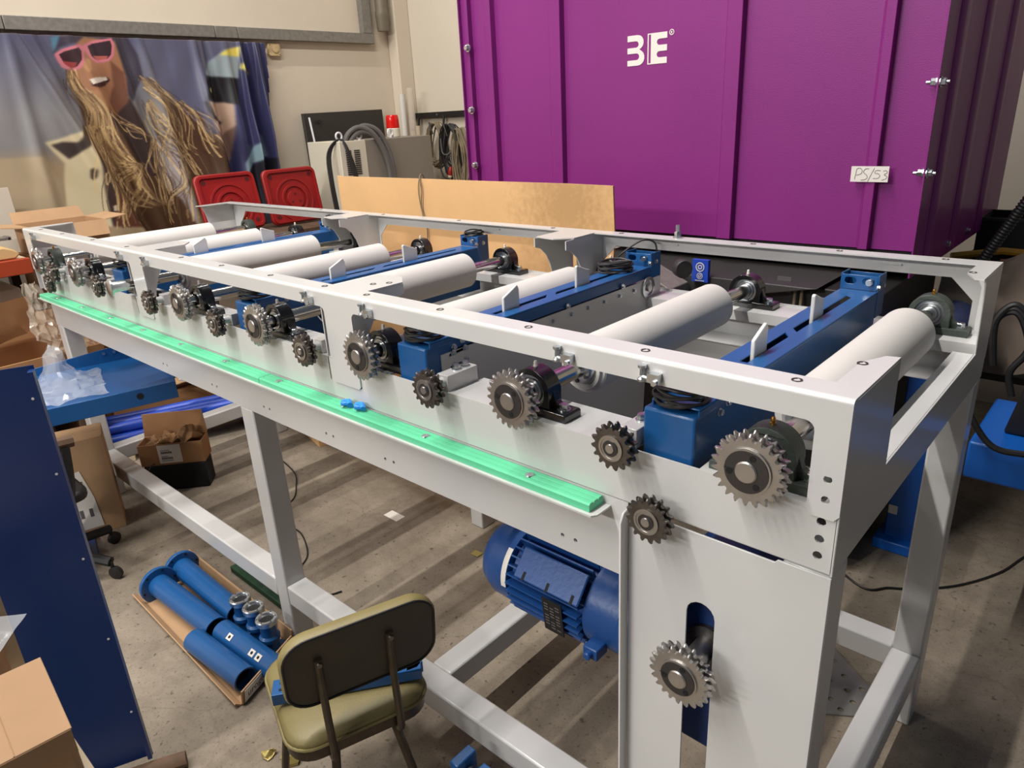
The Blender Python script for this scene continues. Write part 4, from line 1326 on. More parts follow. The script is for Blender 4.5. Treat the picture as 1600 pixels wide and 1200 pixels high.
MB().add([(.262, -.1, .10), (.262, .06, .13), (.262, .05, .27), (.262, -.11, .24)], [(0, 1, 2, 3)]).build('address_label', M['paper'], bigb)
lb_ = MB()
for k in range(4):
    lb_.box((.2625, -.085, .135 + k * .02), (.2632, .02 - .02 * (k % 2), .142 + k * .02))
lb_.build('label_print', M['ink_grey'], bigb)['kind'] = 'stuff'
plt = thing('pallet', 'wooden pallet under the long open brown carton', 'pallet', (-4.35, -.15, 0))
for k in range(5):
    MB().box((-.30 + k * .125, -.65, .395), (-.30 + k * .125 + .09, .30, .418)).build('board', M['wood_pale'], plt)
for y in (-.6, -.2, .2):
    MB().box((-.30, y, .0), (.29, y + .09, .395)).build('bearer', M['wood'], plt)

# bubble wrap pulled up out of the carton
m = MB()
n1, n2 = 26, 14
vs = []
for j in range(n1 + 1):
    t = j / n1
    z = 1.14 - .40 * t
    c = -.0 + .06 * t + (.05 if t > .8 else 0)
    wd = .035 + .055 * t + .06 * max(0, t - .75) * 3
    for k in range(n2 + 1):
        s = k / n2 * 2 - 1
        vs.append((-4.07 + .04 * math.cos(s * 2.4) + .014 * math.sin(13 * s + 9 * t), c + s * wd, z))
fs = [(j * (n2 + 1) + k, j * (n2 + 1) + k + 1, (j + 1) * (n2 + 1) + k + 1, (j + 1) * (n2 + 1) + k) for j in range(n1) for k in range(n2)]
m.add(vs, fs)
bub = tag(m.build('bubble_wrap', M['bubble'], noisy=.022, nscale=24, smooth=12), 'crumpled strip of bubble wrap hanging out of the long brown carton', 'bubble wrap')

# blue chute tray on a stand, with a plastic bag on it
d1 = Vector((.24, .97, 0))
TT = frame((-2.99, -.31, .80), d1)
tr_ = thing('chute_tray', 'blue sheet metal tray with raised rim under the conveyor', 'tray', (-3.2, -.1, 0))
TO = (3.2, .1, 0)
m = MB()
m.box((-.10, 0, -.004), (.49, .55, 0), TT)
m.box((-.10, -.004, -.075), (.49, 0, .002), TT)
m.prism([(0, -.075), (.5, -.03), (.56, .05), (.0, .045)], 'yz', .488, .492, T=TT)
m.prism([(-.10, -.03), (.49, -.03), (.49, .05), (.36, .075), (.1, .05), (-.10, .03)], 'xz', .55, .554, T=TT)
m.build('tray', M['blue'], tr_, TO, bevel=.0015)
MB().lathe([(.014, 0), (.014, .0008)], TT @ Vector((.34, -.0045, -.03)), TT.to_3x3() @ Vector((0, -1, 0)), 16).build('hole', M['dark'], tr_, TO)
for x in (.27, .315):
    MB().lathe([(.008, 0), (.007, .004)], TT @ Vector((x, .549, .045)), TT.to_3x3() @ Vector((0, -1, 0)), 10).build('rivet', M['zinc'], tr_, TO)
MB().box((-.06, .2, -.80), (-.01, .25, -.005), TT).box((-.10, .1, -.80), (.02, .35, -.785), TT).build('stand_post', M['blue_dark'], tr_, TO, bevel=.003)

m = MB()
n1, n2 = 20, 16
vs = []
for j in range(n1 + 1):
    for k in range(n2 + 1):
        u_, v_ = j / n1, k / n2
        x, y = -.07 + .30 * u_, .02 + .42 * v_
        z = .012 + .02 * math.sin(u_ * PI) * math.sin(v_ * PI) + .16 * math.exp(-((u_ - .45) / .16) ** 2 - ((v_ - .8) / .16) ** 2)
        vs.append(TT @ Vector((x, y, z)))
fs = [(j * (n2 + 1) + k, j * (n2 + 1) + k + 1, (j + 1) * (n2 + 1) + k + 1, (j + 1) * (n2 + 1) + k) for j in range(n1) for k in range(n2)]
m.add(vs, fs)
tag(m.build('plastic_bag', M['film'], noisy=.02, nscale=22, smooth=12), 'clear crumpled plastic bag lying on the blue chute tray', 'bag')

# office chair hidden behind the navy panel: only its armrest and feet show
oc = thing('office_chair', 'dark office chair with wooden armrest behind the navy panel', 'chair', (-3.10, -.43, 0))
base = MB()
for a in (35, 107, 179, 251, 323):
    c, s = math.cos(math.radians(a)), math.sin(math.radians(a))
    base.tube([(0, 0, .12), (.15 * c, .15 * s, .11), (.27 * c, .27 * s, .085)], .022, 8)
base.cyl((0, 0, .10), (0, 0, .40), .028)
base.build('star_base', M['black'], oc)
for a in (35, 107, 179, 251, 323):
    c, s = math.cos(math.radians(a)), math.sin(math.radians(a))
    MB().lathe([(.015, 0), (.03, .004), (.03, .022), (.015, .026)], (.28 * c - .013 * s, .28 * s + .013 * c, .03), (s, -c, 0), 16).cyl((.27 * c, .27 * s, .04), (.27 * c, .27 * s, .09), .008).build('caster', M['rubber'], oc)
MB().prism(rrect(-.17, .17, -.17, .17, .06), 'xy', .38, .43).build('seat', M['black'], oc, bevel=.015)
MB().tube(spline([(.22, .05, .43), (.25, .06, .45), (.255, .08, .52), (.25, .10, .68)], 6), .026, 8).build('arm_post', M['black'], oc)
MB().tube(spline([(.22, -.10, .42), (.26, -.06, .48), (.27, -.05, .56), (.25, 0, .68)], 6), .024, 8).build('arm_post', M['black'], oc)
MB().tube(spline([(.24, -.16, .69), (.25, 0, .70), (.25, .14, .69)], 5), .026, 8).build('armrest', M['wood'], oc)

# tall brown carton with printed wrap, by the conveyor's far left leg
tb = carton('tall_carton', 'tall brown carton with white printed wrap near the office chair', (-3.495, -.002), (-.31, -.95), .36, .2, .50, (), closed=True, material='card')
m = MB()
m.prism([(.09, .04), (.36, .03), (.36, .30), (.25, .27), (.22, .33), (.13, .35), (.10, .2)], 'xz', .2015, .2025)
wrp = m.build('wrap', M['paper'], tb)
m = MB()
for x, z in ((.12, .10), (.16, .10), (.22, .09), (.13, .25), (.17, .26), (.26, .12), (.27, .2)):
    m.box((x, .2026, z), (x + .016, .203, z + .045))
m.build('wrap_print', M['ink_grey'], tb)['kind'] = 'stuff'

# black foam block with an open carton of packing paper on it
dd = Vector((.65, .76, 0))
bk = MB().box((0, 0, 0), (.325, .125, .15), frame((-3.569, .156, 0), dd)).build('foam_block', M['foam_black'], bevel=.008)
tag(bk, 'black foam block on the floor under carton of packing paper', 'foam')
pc = carton('parcel_carton', 'small open carton with shipping label and packing paper on black foam', (-3.580, .155), (.65, .76), .335, .125, .125, (('b', 4, .13),), material='card_dark', zb=.151)
m = MB().box((.10, -.0016, .012), (.22, -.0006, .118))
m.build('shipping_label', M['paper'], pc)
m = MB()
for k, (z, w) in enumerate(((.085, .05), (.068, .062), (.05, .04), (.035, .062), (.025, .06))):
    for j in range(int(w / .0045)):
        m.box((.115 + j * .0045, -.0022, z), (.1175 + j * .0045, -.0017, z + (.012 if k % 2 else .004)))
m.build('label_print', M['ink'], pc)['kind'] = 'stuff'
for i, (x, y, z, r) in enumerate(((.15, .063, .12, .05), (.25, .063, .135, .048), (.07, .063, .10, .045))):
    s = MB().sphere((x, y, z), r, 16, 12, sc=(1.25, 1, .8))
    pp = s.build('packing_paper', M['paper_brown'], None, noisy=.045, nscale=22, smooth=12)
    pp.matrix_world = Matrix.Translation((-3.580, .155, .151)) @ Matrix.Rotation(math.atan2(.76, .65), 4, 'Z')
    tag(pp, ('crumpled kraft paper ball in the middle of the small open carton', 'crumpled kraft paper ball at the right end of the small open carton', 'crumpled kraft paper ball at the left end of the small open carton')[i], 'paper')

# bundle of blue plastic profiles on timber, with flat cardboard and trims behind
P0, DV = Vector((-4.29, .20, 0)), Vector((.26, .72, 0)).normalized()
SV = Vector((-DV.y, DV.x, 0))
for k, (s, z) in enumerate(((-.115, .125), (-.045, .12), (.025, .125), (.095, .125), (-.08, .185), (-.01, .182), (.06, .186))):
    a = P0 + SV * s + DV * random.uniform(-.03, .03)
    t = thing('plastic_tube', 'royal blue plastic tube in the bundle on the floor behind conveyor', 'tube', (a.x, a.y, z), group='blue tube bundle')
    m = MB().lathe([(.026, .006), (.026, 0), (.034, 0), (.034, 1.0), (.026, 1.0), (.026, .994)], (0, 0, 0), DV, 18)
    m.build('pipe', M['profile_blue'], t)
    MB().lathe([(.025, .004), (.025, .02)], (0, 0, 0), DV, 14).build('bore', M['dark'], t)
for i, q in enumerate((.12, .85)):
    c = P0 + DV * q
    tag(MB().box((-.2, -.035, 0), (.2, .035, .084), frame((c.x, c.y, 0), SV)).build('timber_bearer', M['wood_pale' if i == 0 else 'wood'], bevel=.004), ('pale block under the near end of blue tube bundle', 'dark timber block under the middle of blue tube bundle')[i], 'timber')
fc = tag(MB().box((0, 0, 0), (.95, .26, .006), frame((-4.62, .42, .205), (.1, .99, 0), (.12, 0, 1))).build('flat_cardboard', M['card'], noisy=.006, nscale=4), 'flat tan cardboard sheet lying behind the blue tubes', 'cardboard')
tag(MB().box((-4.91, .38, 0), (-4.60, 1.4, .17)).box((-4.90, .40, .172), (-4.62, 1.38, .195)).build('flat_packs', M['card_dark'], bevel=.004), 'low stack of brown flat packs on the floor by the left wall', 'cardboard')
bxl = thing('labelled_carton', 'small tan carton with blue and red label behind the tubes', 'box', (-4.80, .95, .236))
MB().box((-.12, -.12, 0), (.12, .14, .22)).build('body', M['card'], bxl, bevel=.003)
MB().box((.1205, -.03, .10), (.1215, .07, .20)).build('blue_label', M['label_blue'], bxl)
MB().box((.1205, -.02, .05), (.1215, .08, .092)).build('red_label', M['label_red'], bxl)
MB().box((.122, -.038, .093), (.1225, .078, .099)).build('label_edge', M['paper'], bxl)
for k in range(4):
    a = Vector((-4.56 + .045 * k, .82, .236 + .008 * k))
    tag(MB().box((0, -.012, 0), (.95, .012, .012), frame(a, (.30, .95, .0))).build('trim_strip', M['tube_white']), 'thin white trim strip lying with others behind the blue tubes', 'strip', 'white trim strips')
bbl = tag(MB().sphere((-4.80, .66, .26), .09, 18, 12, sc=(1.1, 1.2, .5)).build('bubble_wad', M['bubble'], noisy=.05, nscale=20, smooth=20), 'small wad of bubble wrap beside the labelled carton', 'bubble wrap')
for i, (pt, L, w_, h_, lb) in enumerate((((-3.68, 1.22), .5, .3, .16, 'dark brown low carton on the floor behind the conveyor mid leg'), ((-3.28, 1.06), .42, .3, .14, 'tan carton corner showing below the conveyor beam, right of mid leg'))):
    carton('low_carton', lb, pt, (.45, .89) if i == 0 else (.22, .97), L, w_, h_, (('f', 60, .09),) if i else (), closed=True, material='card_dark' if i == 0 else 'card_sheet')

# ---------------------------------------------------------------- near left: navy panel, log, bench and boxes
nd = Vector((-.39, -.92, 0)).normalized()
NT = frame((-1.717, -.581, .052), nd)
npn = thing('navy_panel', 'tall navy blue sheet metal cover panel standing at left', 'panel', (-1.9, -1.0, 0))
NO = (1.9, 1.0, 0)
hl = [circ(.022, z, .0035, 8) for z in (.18, .45, .72, .98, 1.19)] + [circ(.35, z, .0035, 8) for z in (.2, .6, 1.0)]
m = MB().prism([(0, 0), (.95, 0), (.95, 1.275), (0, 1.275)], 'xz', 0, .002, hl, T=NT)
m.prism([(.0, .002), (.012, .002), (.012, .03), (.0, .03)], 'xy', 0.01, 1.265, T=NT)
m.build('sheet', M['blue_dark'], npn, NO)
for z in (.18, .45, .72, .98, 1.19):
    MB().lathe([(.0035, 0), (.0035, .001)], NT @ Vector((.022, .003, z)), NT.to_3x3() @ Vector((0, -1, 0)), 8).build('hole', M['paper'], npn, NO)  # white discs behind the holes paint the bright dots seen through them
lg_a, lg_b = Vector((-1.645, -.515, .026)), Vector((-2.12, -1.50, .026))
lgo = MB()
pts = [lg_a.lerp(lg_b, t / 12) for t in range(13)]
lgo.tube(pts, .025, 10)
tag(lgo.build('timber_batten', M['wood'], noisy=.004, nscale=16), 'rough dark wooden batten under the navy panel foot', 'timber')

wb = thing('work_bench', 'pale bench top at the left frame edge carrying cartons', 'bench', (-1.3, -1.05, 0))
MB().box((-.30, -.45, .60), (.34, .24, .625)).build('top', M['wood_pale'], wb, bevel=.003)
for x in (-.27, .29):
    for y in (-.42, .19):
        MB().box((x - .02, y - .02, 0), (x + .02, y + .02, .60)).build('leg', M['grey_dark'], wb)
MB().box((-.325, .205, .60), (-.30, .24, .86)).build('edge_board', M['wood_pale'], wb)
fb = thing('near_carton', 'large closed tan carton in the bottom left corner', 'box', (-1.205, -.97, .626), (0, 0, math.radians(-5)))
MB().box((-.14, -.13, 0), (.125, .147, .170)).build('body', M['card_near'], fb, bevel=.012)
MB().box((-.142, -.132, .174), (.127, .149, .178)).box((.125, -.13, .12), (.128, .147, .176)).build('lid', M['card_near'], fb, bevel=.003)
for y in (-.04, .05):
    MB().tube([(-.14, y, .1775), (.126, y + .006, .1775)], .0018, 6).build('crease', M['card_near'], fb)
sb = thing('small_carton', 'small brown carton behind the large tan carton, bottom left', 'box', (-1.50, -.90, .626), (0, 0, math.radians(-14)))
MB().box((-.09, -.12, 0), (.10, .04, .205)).build('body', M['card_dark'], sb, bevel=.008)
m = MB()
n1, n2 = 12, 10
Z0 = frame((-1.50, -.90, .84), (.70, .71, 0), (.15, -.1, 1))
vs = [Z0 @ Vector((-.04 + .15 * j / n1, -.06 + .10 * k / n2, .012 * math.sin(j / n1 * PI) * math.sin(k / n2 * PI))) for j in range(n1 + 1) for k in range(n2 + 1)]
fs = [(j * (n2 + 1) + k, j * (n2 + 1) + k + 1, (j + 1) * (n2 + 1) + k + 1, (j + 1) * (n2 + 1) + k) for j in range(n1) for k in range(n2)]
m.add(vs, fs)
zb = thing('zip_bag', 'clear zip bag of small screws on the small brown carton', 'bag', (-1.50, -.90, .832))
m.build('film', M['film'], zb, (1.50, .90, -.832), noisy=.006, nscale=25, smooth=20)
m = MB()
for k in range(26):
    p = Z0 @ Vector((random.uniform(-.02, .07), random.uniform(-.045, .03), .003))
    m.cyl(p, p + Vector((random.uniform(-.012, .012), random.uniform(-.012, .012), .003)), .003, seg=6)
o = m.build('screws', M['zinc'], zb, (1.50, .90, -.832))
o['kind'] = 'stuff'

# ---------------------------------------------------------------- cardboard tray with blue pipe pieces
ct = thing('cardboard_tray', 'long cardboard tray on the floor holding blue pipe pieces', 'tray', (-2.2, -.1, 0))
CT = (2.2, .1, 0)
fl = [(-2.66, -.262), (-1.735, -.285), (-1.85, -.022), (-2.71, -.018)]
m = MB()
m.prism(fl, 'xy', .001, .006)


def wallq(a, b, h, ox, oy):
    a, b = Vector((a[0], a[1], .004)), Vector((b[0], b[1], .004))
    up = Vector((ox, oy, h))
    n = (b - a).cross(up).normalized() * .005
    q = [a, b, b + up, a + up]
    m.add(q + [p + n for p in q], [(0, 1, 2, 3), (7, 6, 5, 4), (0, 4, 5, 1), (1, 5, 6, 2), (2, 6, 7, 3), (3, 7, 4, 0)])


wallq(fl[2], fl[3], .07, .0, .012)
wallq(fl[0], fl[1], .018, .0, -.02)
wallq(fl[1], fl[2], .062, .012, .0)
m.build('tray', M['card'], ct, CT)
ex_ = Vector((fl[2][0] - fl[1][0], fl[2][1] - fl[1][1], 0)).normalized()
ET = frame((fl[1][0] + .0075, fl[1][1], .004), ex_, (.19, .02, 1))
prn = MB().box((.01, -.0015, .004), (.20, -.0005, .058), ET).build('end_label', M['paper'], ct, CT)
fd = bpy.data.curves.new('end_lettering', 'FONT')
fd.body = 'urogro'
fd.size = .038
fd.extrude = .0003
tmp = bpy.data.objects.new('tmp', fd)
COL.objects.link(tmp)
dg = bpy.context.evaluated_depsgraph_get()
me = bpy.data.meshes.new_from_object(tmp.evaluated_get(dg))
bpy.data.objects.remove(tmp)
me.name = 'lettering'
me.transform(ET @ Matrix.Translation((.025, -.002, .018)) @ Matrix.Rotation(PI / 2, 4, 'X'))
me.materials.clear()
me.materials.append(M['ink_grey'])
o = bpy.data.objects.new('lettering', me)
COL.objects.link(o)
o.parent = ct
o.location = CT
m = MB()
for k in range(9):
    m.box((.165, -.0022, .008 + k * .005), (.165 + .02 * (.6 + .4 * (k % 3) / 2), -.0016, .011 + k * .005), ET)
m.build('barcode', M['ink'], ct, CT)['kind'] = 'stuff'


def pipe_piece(a, b, r, flange, lb, stickers=(), grp='blue pipes'):
    a, b = Vector(a), Vector(b)
    d = (b - a).normalized()
    L = (b - a).length
    t = thing('steel_pipe', lb, 'pipe', a)
    m = MB().lathe([(r - .006, .002 if not flange else -.004), (r - .006, 0 if not flange else -.004), (r, 0), (r, L), (r - .006, L), (r - .006, L - .05)], (0, 0, 0), d, 32, cap0=True, cap1=True)
    m.build('tube', M['blue'], t, bevel=.001)
    MB().lathe([(r - .0065, L - .049), (r - .0065, L - .047)], (0, 0, 0), d, 24).lathe([(r - .0055, L - .048), (r - .0055, L - .002)], (0, 0, 0), d, 24, cap0=False, cap1=False).build('bore', M['dark'], t)
    if flange:
        f = MB().lathe([(r * .55, -.012), (flange * .8, -.012), (flange, -.006), (flange, .008), (flange * .97, .011), (r, .011)], (0, 0, 0), d, 36)
        f.build('flange', M['blue'], t, bevel=.001)
        u = d.orthogonal().normalized()
        w = d.cross(u)
        hm = MB()
        for k in range(6):
            an = 2 * PI * k / 6 + .4
            c = (u * math.cos(an) + w * math.sin(an)) * (flange * .85)
            hm.lathe([(.005, .0112), (.005, .0122)], c, d, 8)
        hm.build('bolt_hole', M['dark'], t)['kind'] = 'stuff'
    for q in stickers:
        s = MB()
        side = d.cross(Vector((0, 0, 1))).normalized() * -1
        nrm = (Vector((0, 0, 1)) * .9 + Vector((.55, -.55, 0))).normalized()
        nrm = (nrm - d * nrm.dot(d)).normalized()
        T = frame(d * q + nrm * (r + .0008), d, nrm)
        s.box((-.014, -.012, -.0006), (.014, .012, .0006), T)
        s.build('gasket_label', M['paper'], t)
        MB().lathe([(.006, 0), (.006, .001)], T @ Vector((0, 0, .0004)), nrm, 12).build('label_hole', M['dark'], t)
    return t


pipe_piece((-2.575, -.200, .062), (-2.11, -.176, .054), .047, .078, 'flanged blue pipe piece in the tray, nearer of two flanged ones')
pipe_piece((-2.62, -.080, .062), (-2.13, -.080, .054), .045, .074, 'flanged blue pipe piece in the tray, farther of two flanged ones')
pipe_piece((-2.125, -.258, .050), (-1.78, -.236, .050), .044, 0, 'plain blue pipe piece in the tray, front one at the near end')
pipe_piece((-2.085, -.165, .052), (-1.73, -.143, .052), .044, 0, 'blue pipe piece with white gasket labels, between the other pipes', (.10, .245, .285))


def fitting(x, y, base, lb):
    t = thing('flanged_fitting', lb, 'fitting', (x, y, .0065))
    m = MB().lathe([(.030, 0), (base, 0), (base, .010), (.030, .014), (.028, .052), (.037, .058), (.038, .074), (.030, .082), (.029, .118), (.034, .128)], (0, 0, 0), (0, 0, 1), 32, cap0=True, cap1=True)
    m.build('body', M['blue'], t)
    MB().lathe([(.034, .128), (.039, .132), (.040, .150), (.037, .154), (.029, .154), (.026, .150), (.023, .142)], (0, 0, 0), (0, 0, 1), 36, cap0=True, cap1=False).build('machined_ring', M['zinc'], t)
    MB().lathe([(.024, .143), (.024, .1435)], (0, 0, 0), (0, 0, 1), 24).build('bore', M['dark'], t)
    h = MB()
    for k in range(6):
        a = 2 * PI * k / 6
        h.lathe([(.0025, .1542), (.0025, .1548)], (.033 * math.cos(a), .033 * math.sin(a), 0), (0, 0, 1), 8)
    h.build('tapped_hole', M['dark'], t)['kind'] = 'stuff'
    return t


fitting(-2.075, -.080, .044, 'blue flanged fitting standing in the tray, farthest of three')
fitting(-1.985, -.075, .044, 'blue flanged fitting standing in the tray, middle of three')
fitting(-1.885, -.078, .055, 'blue flanged fitting standing in the tray, nearest the green chair')

# ---------------------------------------------------------------- green vinyl chair with a blue bracket on its seat
CH = thing('vinyl_chair', 'old olive green vinyl chair with bronze tube frame', 'chair', (-1.1, -.25, 0))
CTm = Matrix(((.327, -.945, 0, -.976 + 1.1), (.945, .327, 0, -.372 + .25), (0, 0, 1, 0), (0, 0, 0, 1)))
cush = MB()
rings = []
ol = rrect(-.098, .268, .005, .365, .07, 6)
cx, cy = .085, .185


def sc(k):
    return [(cx + (a - cx) * k, cy + (b - cy) * k) for a, b in ol]


lev = [(.98, .428), (1.0, .436), (.985, .446), (.92, .456), (.7, .462), (.35, .464)]
vs, fs = [], []
N = len(ol)
for k, z in lev:
    vs += [CTm @ Vector((a, b, z)) for a, b in sc(k)]
for i in range(len(lev) - 1):
    for q in range(N):
        a, b = i * N + q, i * N + (q + 1) % N
        fs.append((a, b, b + N, a + N))
fs += [tuple(range(N))[::-1], tuple(range((len(lev) - 1) * N, len(lev) * N))]
cush.add(vs, fs)
cush.build('seat_cushion', M['olive'], CH, smooth=60)
MB().tube([CTm @ Vector((a, b, .432)) for a, b in sc(1.008)], .0042, 6, closed=True).build('piping', M['olive'], CH)
MB().prism(sc(.99), 'xy', .392, .429, [sc(.93)], T=CTm).build('seat_rim', M['chair_steel'], CH, bevel=.003)
bo = rrect(-.085, .295, .553, .77, .065, 7)
bk_ = MB()
vs, fs = [], []
bl_ = [(.97, .012), (1.0, .018), (1.0, .034), (.97, .046), (.8, .050)]
bx, bz = .105, .66
for k, y in bl_:
    vs += [CTm @ Vector((bx + (a - bx) * k, y - .10 * (b - .66) * 0 - .03 * ((b - .55) / .2), bz + (b - bz) * k)) for a, b in bo]
N = len(bo)
for i in range(len(bl_) - 1):
    for q in range(N):
        a, b = i * N + q, i * N + (q + 1) % N
        fs.append((a, b, b + N, a + N))
fs.append(tuple(range((len(bl_) - 1) * N, len(bl_) * N)))
bk_.add(vs, fs)
bk_.build('backrest', M['olive'], CH, smooth=60)
back_pts = [CTm @ Vector((bx + (a - bx) * .965, .0115 - .03 * ((b - .55) / .2), bz + (b - bz) * .965)) for a, b in bo]
MB().add(back_pts + [p + CTm.to_3x3() @ Vector((0, .004, 0)) for p in back_pts], [tuple(range(N)), tuple(range(N, 2 * N))] + [(k, (k + 1) % N, N + (k + 1) % N, N + k) for k in range(N)]).build('back_cover', M['olive_dark'], CH)
MB().tube([p + CTm.to_3x3() @ Vector((0, -.001, 0)) for p in back_pts], .0032, 6, closed=True).build('back_piping', M['rubber'], CH)
for x in (.0, .172):
    pts = [CTm @ Vector(p) for p in ((x, -.014, .70), (x, -.012, .685), (x, -.006, .62), (x, -.006, .52), (x, -.012, .44), (x, -.008, .40), (x, .01, .383), (x, .06, .379))]
    MB().tube(spline(pts, 6), .0098, 10).build('back_post', M['chair_steel'], CH)
    MB().lathe([(.007, 0), (.006, .004)], CTm @ Vector((x, -.0235, .69)), CTm.to_3x3() @ Vector((0, -1, 0)), 10).build('screw', M['dark_steel'], CH)
for p0, p1 in (((.01, .03, .385), (-.045, -.05, 0)), ((.165, .03, .385), (.225, -.055, 0)), ((-.05, .30, .385), (-.10, .38, 0)), ((.22, .30, .385), (.27, .38, 0))):
    MB().tube([CTm @ Vector(p0), CTm @ Vector(((p0[0] * .85 + p1[0] * .15), (p0[1] * .85 + p1[1] * .15), .33)), CTm @ Vector(p1)], .0115, 10).build('leg', M['chair_steel'], CH)

BT = CTm @ frame((-.095, .185, .4675), (.36, -.115, 0))
BT.translation += Vector((-1.1, -.25, 0))
br = thing('blue_bracket', 'blue painted channel bracket lying on the olive chair seat', 'bracket', BT.translation)
BTL = BT.copy()
BTL.translation = Vector((0, 0, 0))
MB().box((0, -.028, .030), (.38, .028, .034), BTL).box((0, -.028, 0), (.38, -.024, .030), BTL).box((0, .024, 0), (.38, .028, .030), BTL).prism([(.34, -.028), (.37, -.02), (.385, 0), (.37, .02), (.34, .028)], 'xy', 0, .034, T=BTL).build('channel', M['blue'], br, bevel=.002)
for y in (-.012, .012):
    MB().lathe([(.0048, 0), (.0048, .0008)], BTL @ Vector((.022, y, .0338)), (0, 0, 1), 12).build('hole', M['dark'], br)

# blue toggle clamp at the bottom frame edge
bc2 = thing('blue_clamp', 'blue bolted clamp stand just entering the bottom frame edge', 'clamp', (-.76, -.10, 0))
MB().box((-.11, -.06, 0), (.06, .06, .012)).box((-.03, -.03, .012), (.03, .03, .20)).box((-.015, -.025, .20), (.105, .035, .245)).build('body', M['blue'], bc2, bevel=.004)
MB().box((-.065, -.04, .185), (-.035, .03, .278)).build('jaw', M['blue'], bc2, bevel=.003)
for x in (-.08, -.03, -.017):
    MB().add(*(lambda q: (q.v, q.f))(hexbolt(.011, .013, (x, -.005, .237), (1, 0, 0)))).build('nut', M['zinc'], bc2)
MB().cyl((-.08, -.005, .237), (-.0, -.005, .237), .006).build('stud', M['zinc'], bc2)

# gloves bits left on the green strip
for i, (x, y) in enumerate(((-1.235, -.026), (-1.185, -.020))):
    g = MB().tube(spline([(x - .02, y, H - .292), (x, y + .006, H - .287), (x + .018, y - .004, H - .291)], 5), .008, 8)
    g.tube(spline([(x - .015, y + .01, H - .292), (x - .002, y - .012, H - .289), (x + .012, y + .008, H - .291)], 5), .006, 8)
    tag(g.build('blue_clip', M['glove'], noisy=.002, nscale=40), ('bright blue plastic clip on the green strip, left of two', 'bright blue plastic clip on the green strip, right of two')[i], 'clip')

# ---------------------------------------------------------------- on the floor
tag(MB().tube(spline([(-3.45, .84, .004), (-3.12, .78, .005), (-2.95, .69, .005), (-2.84, .60, .004), (-2.80, .48, .005), (-2.62, .45, .005), (-2.50, .44, .004), (-2.33, .36, .005), (-2.24, .25, .005), (-2.10, .24, .005), (-2.02, .23, .004), (-1.98, .30, .005)], 8), .0035, 6).build('floor_cable', M['rubber']), 'thin black cable looping over the floor behind the conveyor mid leg', 'cable')
tag(MB().tube(spline([(-.75, 1.95, .005), (-.36, 1.64, .005), (-.24, 1.69, .005), (-.14, 1.76, .005), (-.03, 1.88, .005), (.07, 2.06, .005), (.13, 2.25, .005), (.25, 2.55, .005)], 8), .0045, 6).build('floor_cable', M['rubber']), 'black cable running over the dark floor right of the conveyor', 'cable')
tag(MB().tube(spline([(-3.75, .36, .02), (-3.55, .22, .16), (-3.48, .14, .13), (-3.40, .16, .02), (-3.42, .24, .005)], 8), .003, 6).build('loose_wire', M['cable_black']), 'thin dark wire curling over the black foam block', 'wire')
tag(MB().box((-2.33, .80, .001), (-2.23, .855, .002)).build('paper_slip', M['paper']), 'small pale paper slip on the floor under the conveyor', 'paper')
tag(MB().box((-1.745, .83, .001), (-1.70, .865, .003)).build('tape_scrap', M['gold'], noisy=.002), 'small yellow tape scrap on the floor left of the motor', 'scrap')
for i, (x, y, s) in enumerate(((-1.475, -.335, .018), (-1.405, -.30, .030))):
    tag(MB().sphere((x, y, s * .5), s, 10, 7, sc=(1, 1, .5)).build('foil_scrap', M['gold'], noisy=.02, nscale=50, smooth=10), ('crumpled gold foil scrap on the floor, smaller of two by the chair', 'crumpled gold foil scrap on the floor, larger of two by the chair')[i], 'scrap')
tag(MB().box((-2.5, .075, .0), (-2.0, .115, .03)).build('green_batten', mat('dark_green_paint', (26, 62, 40), .6), bevel=.003), 'dark green batten on the floor behind the cardboard tray', 'timber')
pf = [(-.295, 1.215), (-.12, 1.085), (-.10, .97), (-.21, .90), (-.33, .86)]
hp = [circ(x, y, .010, 10) for x, y in ((-.27, 1.15), (-.22, 1.10), (-.19, 1.04), (-.25, 1.05), (-.16, 1.0), (-.22, .97), (-.28, .98), (-.155, 1.075), (-.27, .92), (-.30, 1.06), (-.18, .945))]
tag(MB().prism(pf, 'xy', .002, .006, hp).build('perforated_plate', M['perf']), 'perforated bare metal plate lying under the conveyor right end', 'plate')

# ---------------------------------------------------------------- right side, behind the conveyor
bp = thing('blue_trolley', 'bright blue low trolley platform at the right frame edge', 'trolley', (.5, 1.85, 0))
MB().box((-.565, -.25, .60), (.8, .22, .735)).build('platform', M['blue_bright'], bp, bevel=.008)
for x in (.1, .7):
    for y in (-.2, .15):
        MB().box((x - .03, y - .03, .06), (x + .03, y + .03, .60)).lathe([(.05, 0), (.05, .03)], (x, y - .015, .05), (0, 1, 0), 16).build('wheel_post', M['grey_dark'], bp)
dp = thing('dark_press', 'dark machine body standing on the blue trolley', 'machine', (.55, 1.86, .735))
MB().prism([(-.54, .0), (.7, 0), (.7, .42), (-.2, .36), (-.50, .22)], 'xz', -.13, .18).build('body', M['black'], dp, bevel=.01)
MB().lathe([(.16, -.01), (.16, .0)], (-.30, -.13, .17), (0, -1, 0), 28).build('red_guard', M['maroon'], dp)
MB().tube(spline([(-.42, -.16, .10), (-.40, -.17, .06), (-.385, -.17, .045)], 4), .006, 6).build('chrome_lever', M['zinc'], dp)
tag(MB().tube(spline([(-.10, 1.58, .88), (.0, 1.56, .755), (.12, 1.57, .745), (.3, 1.58, .745), (.6, 1.6, .745)], 8), .011, 8).build('power_cable', M['rubber']), 'thick black cable lying along the blue trolley edge', 'cable')
lc = thing('blue_lift_column', 'dark blue lift column and motor behind the conveyor right end', 'machine', (-.30, 2.05, 0))
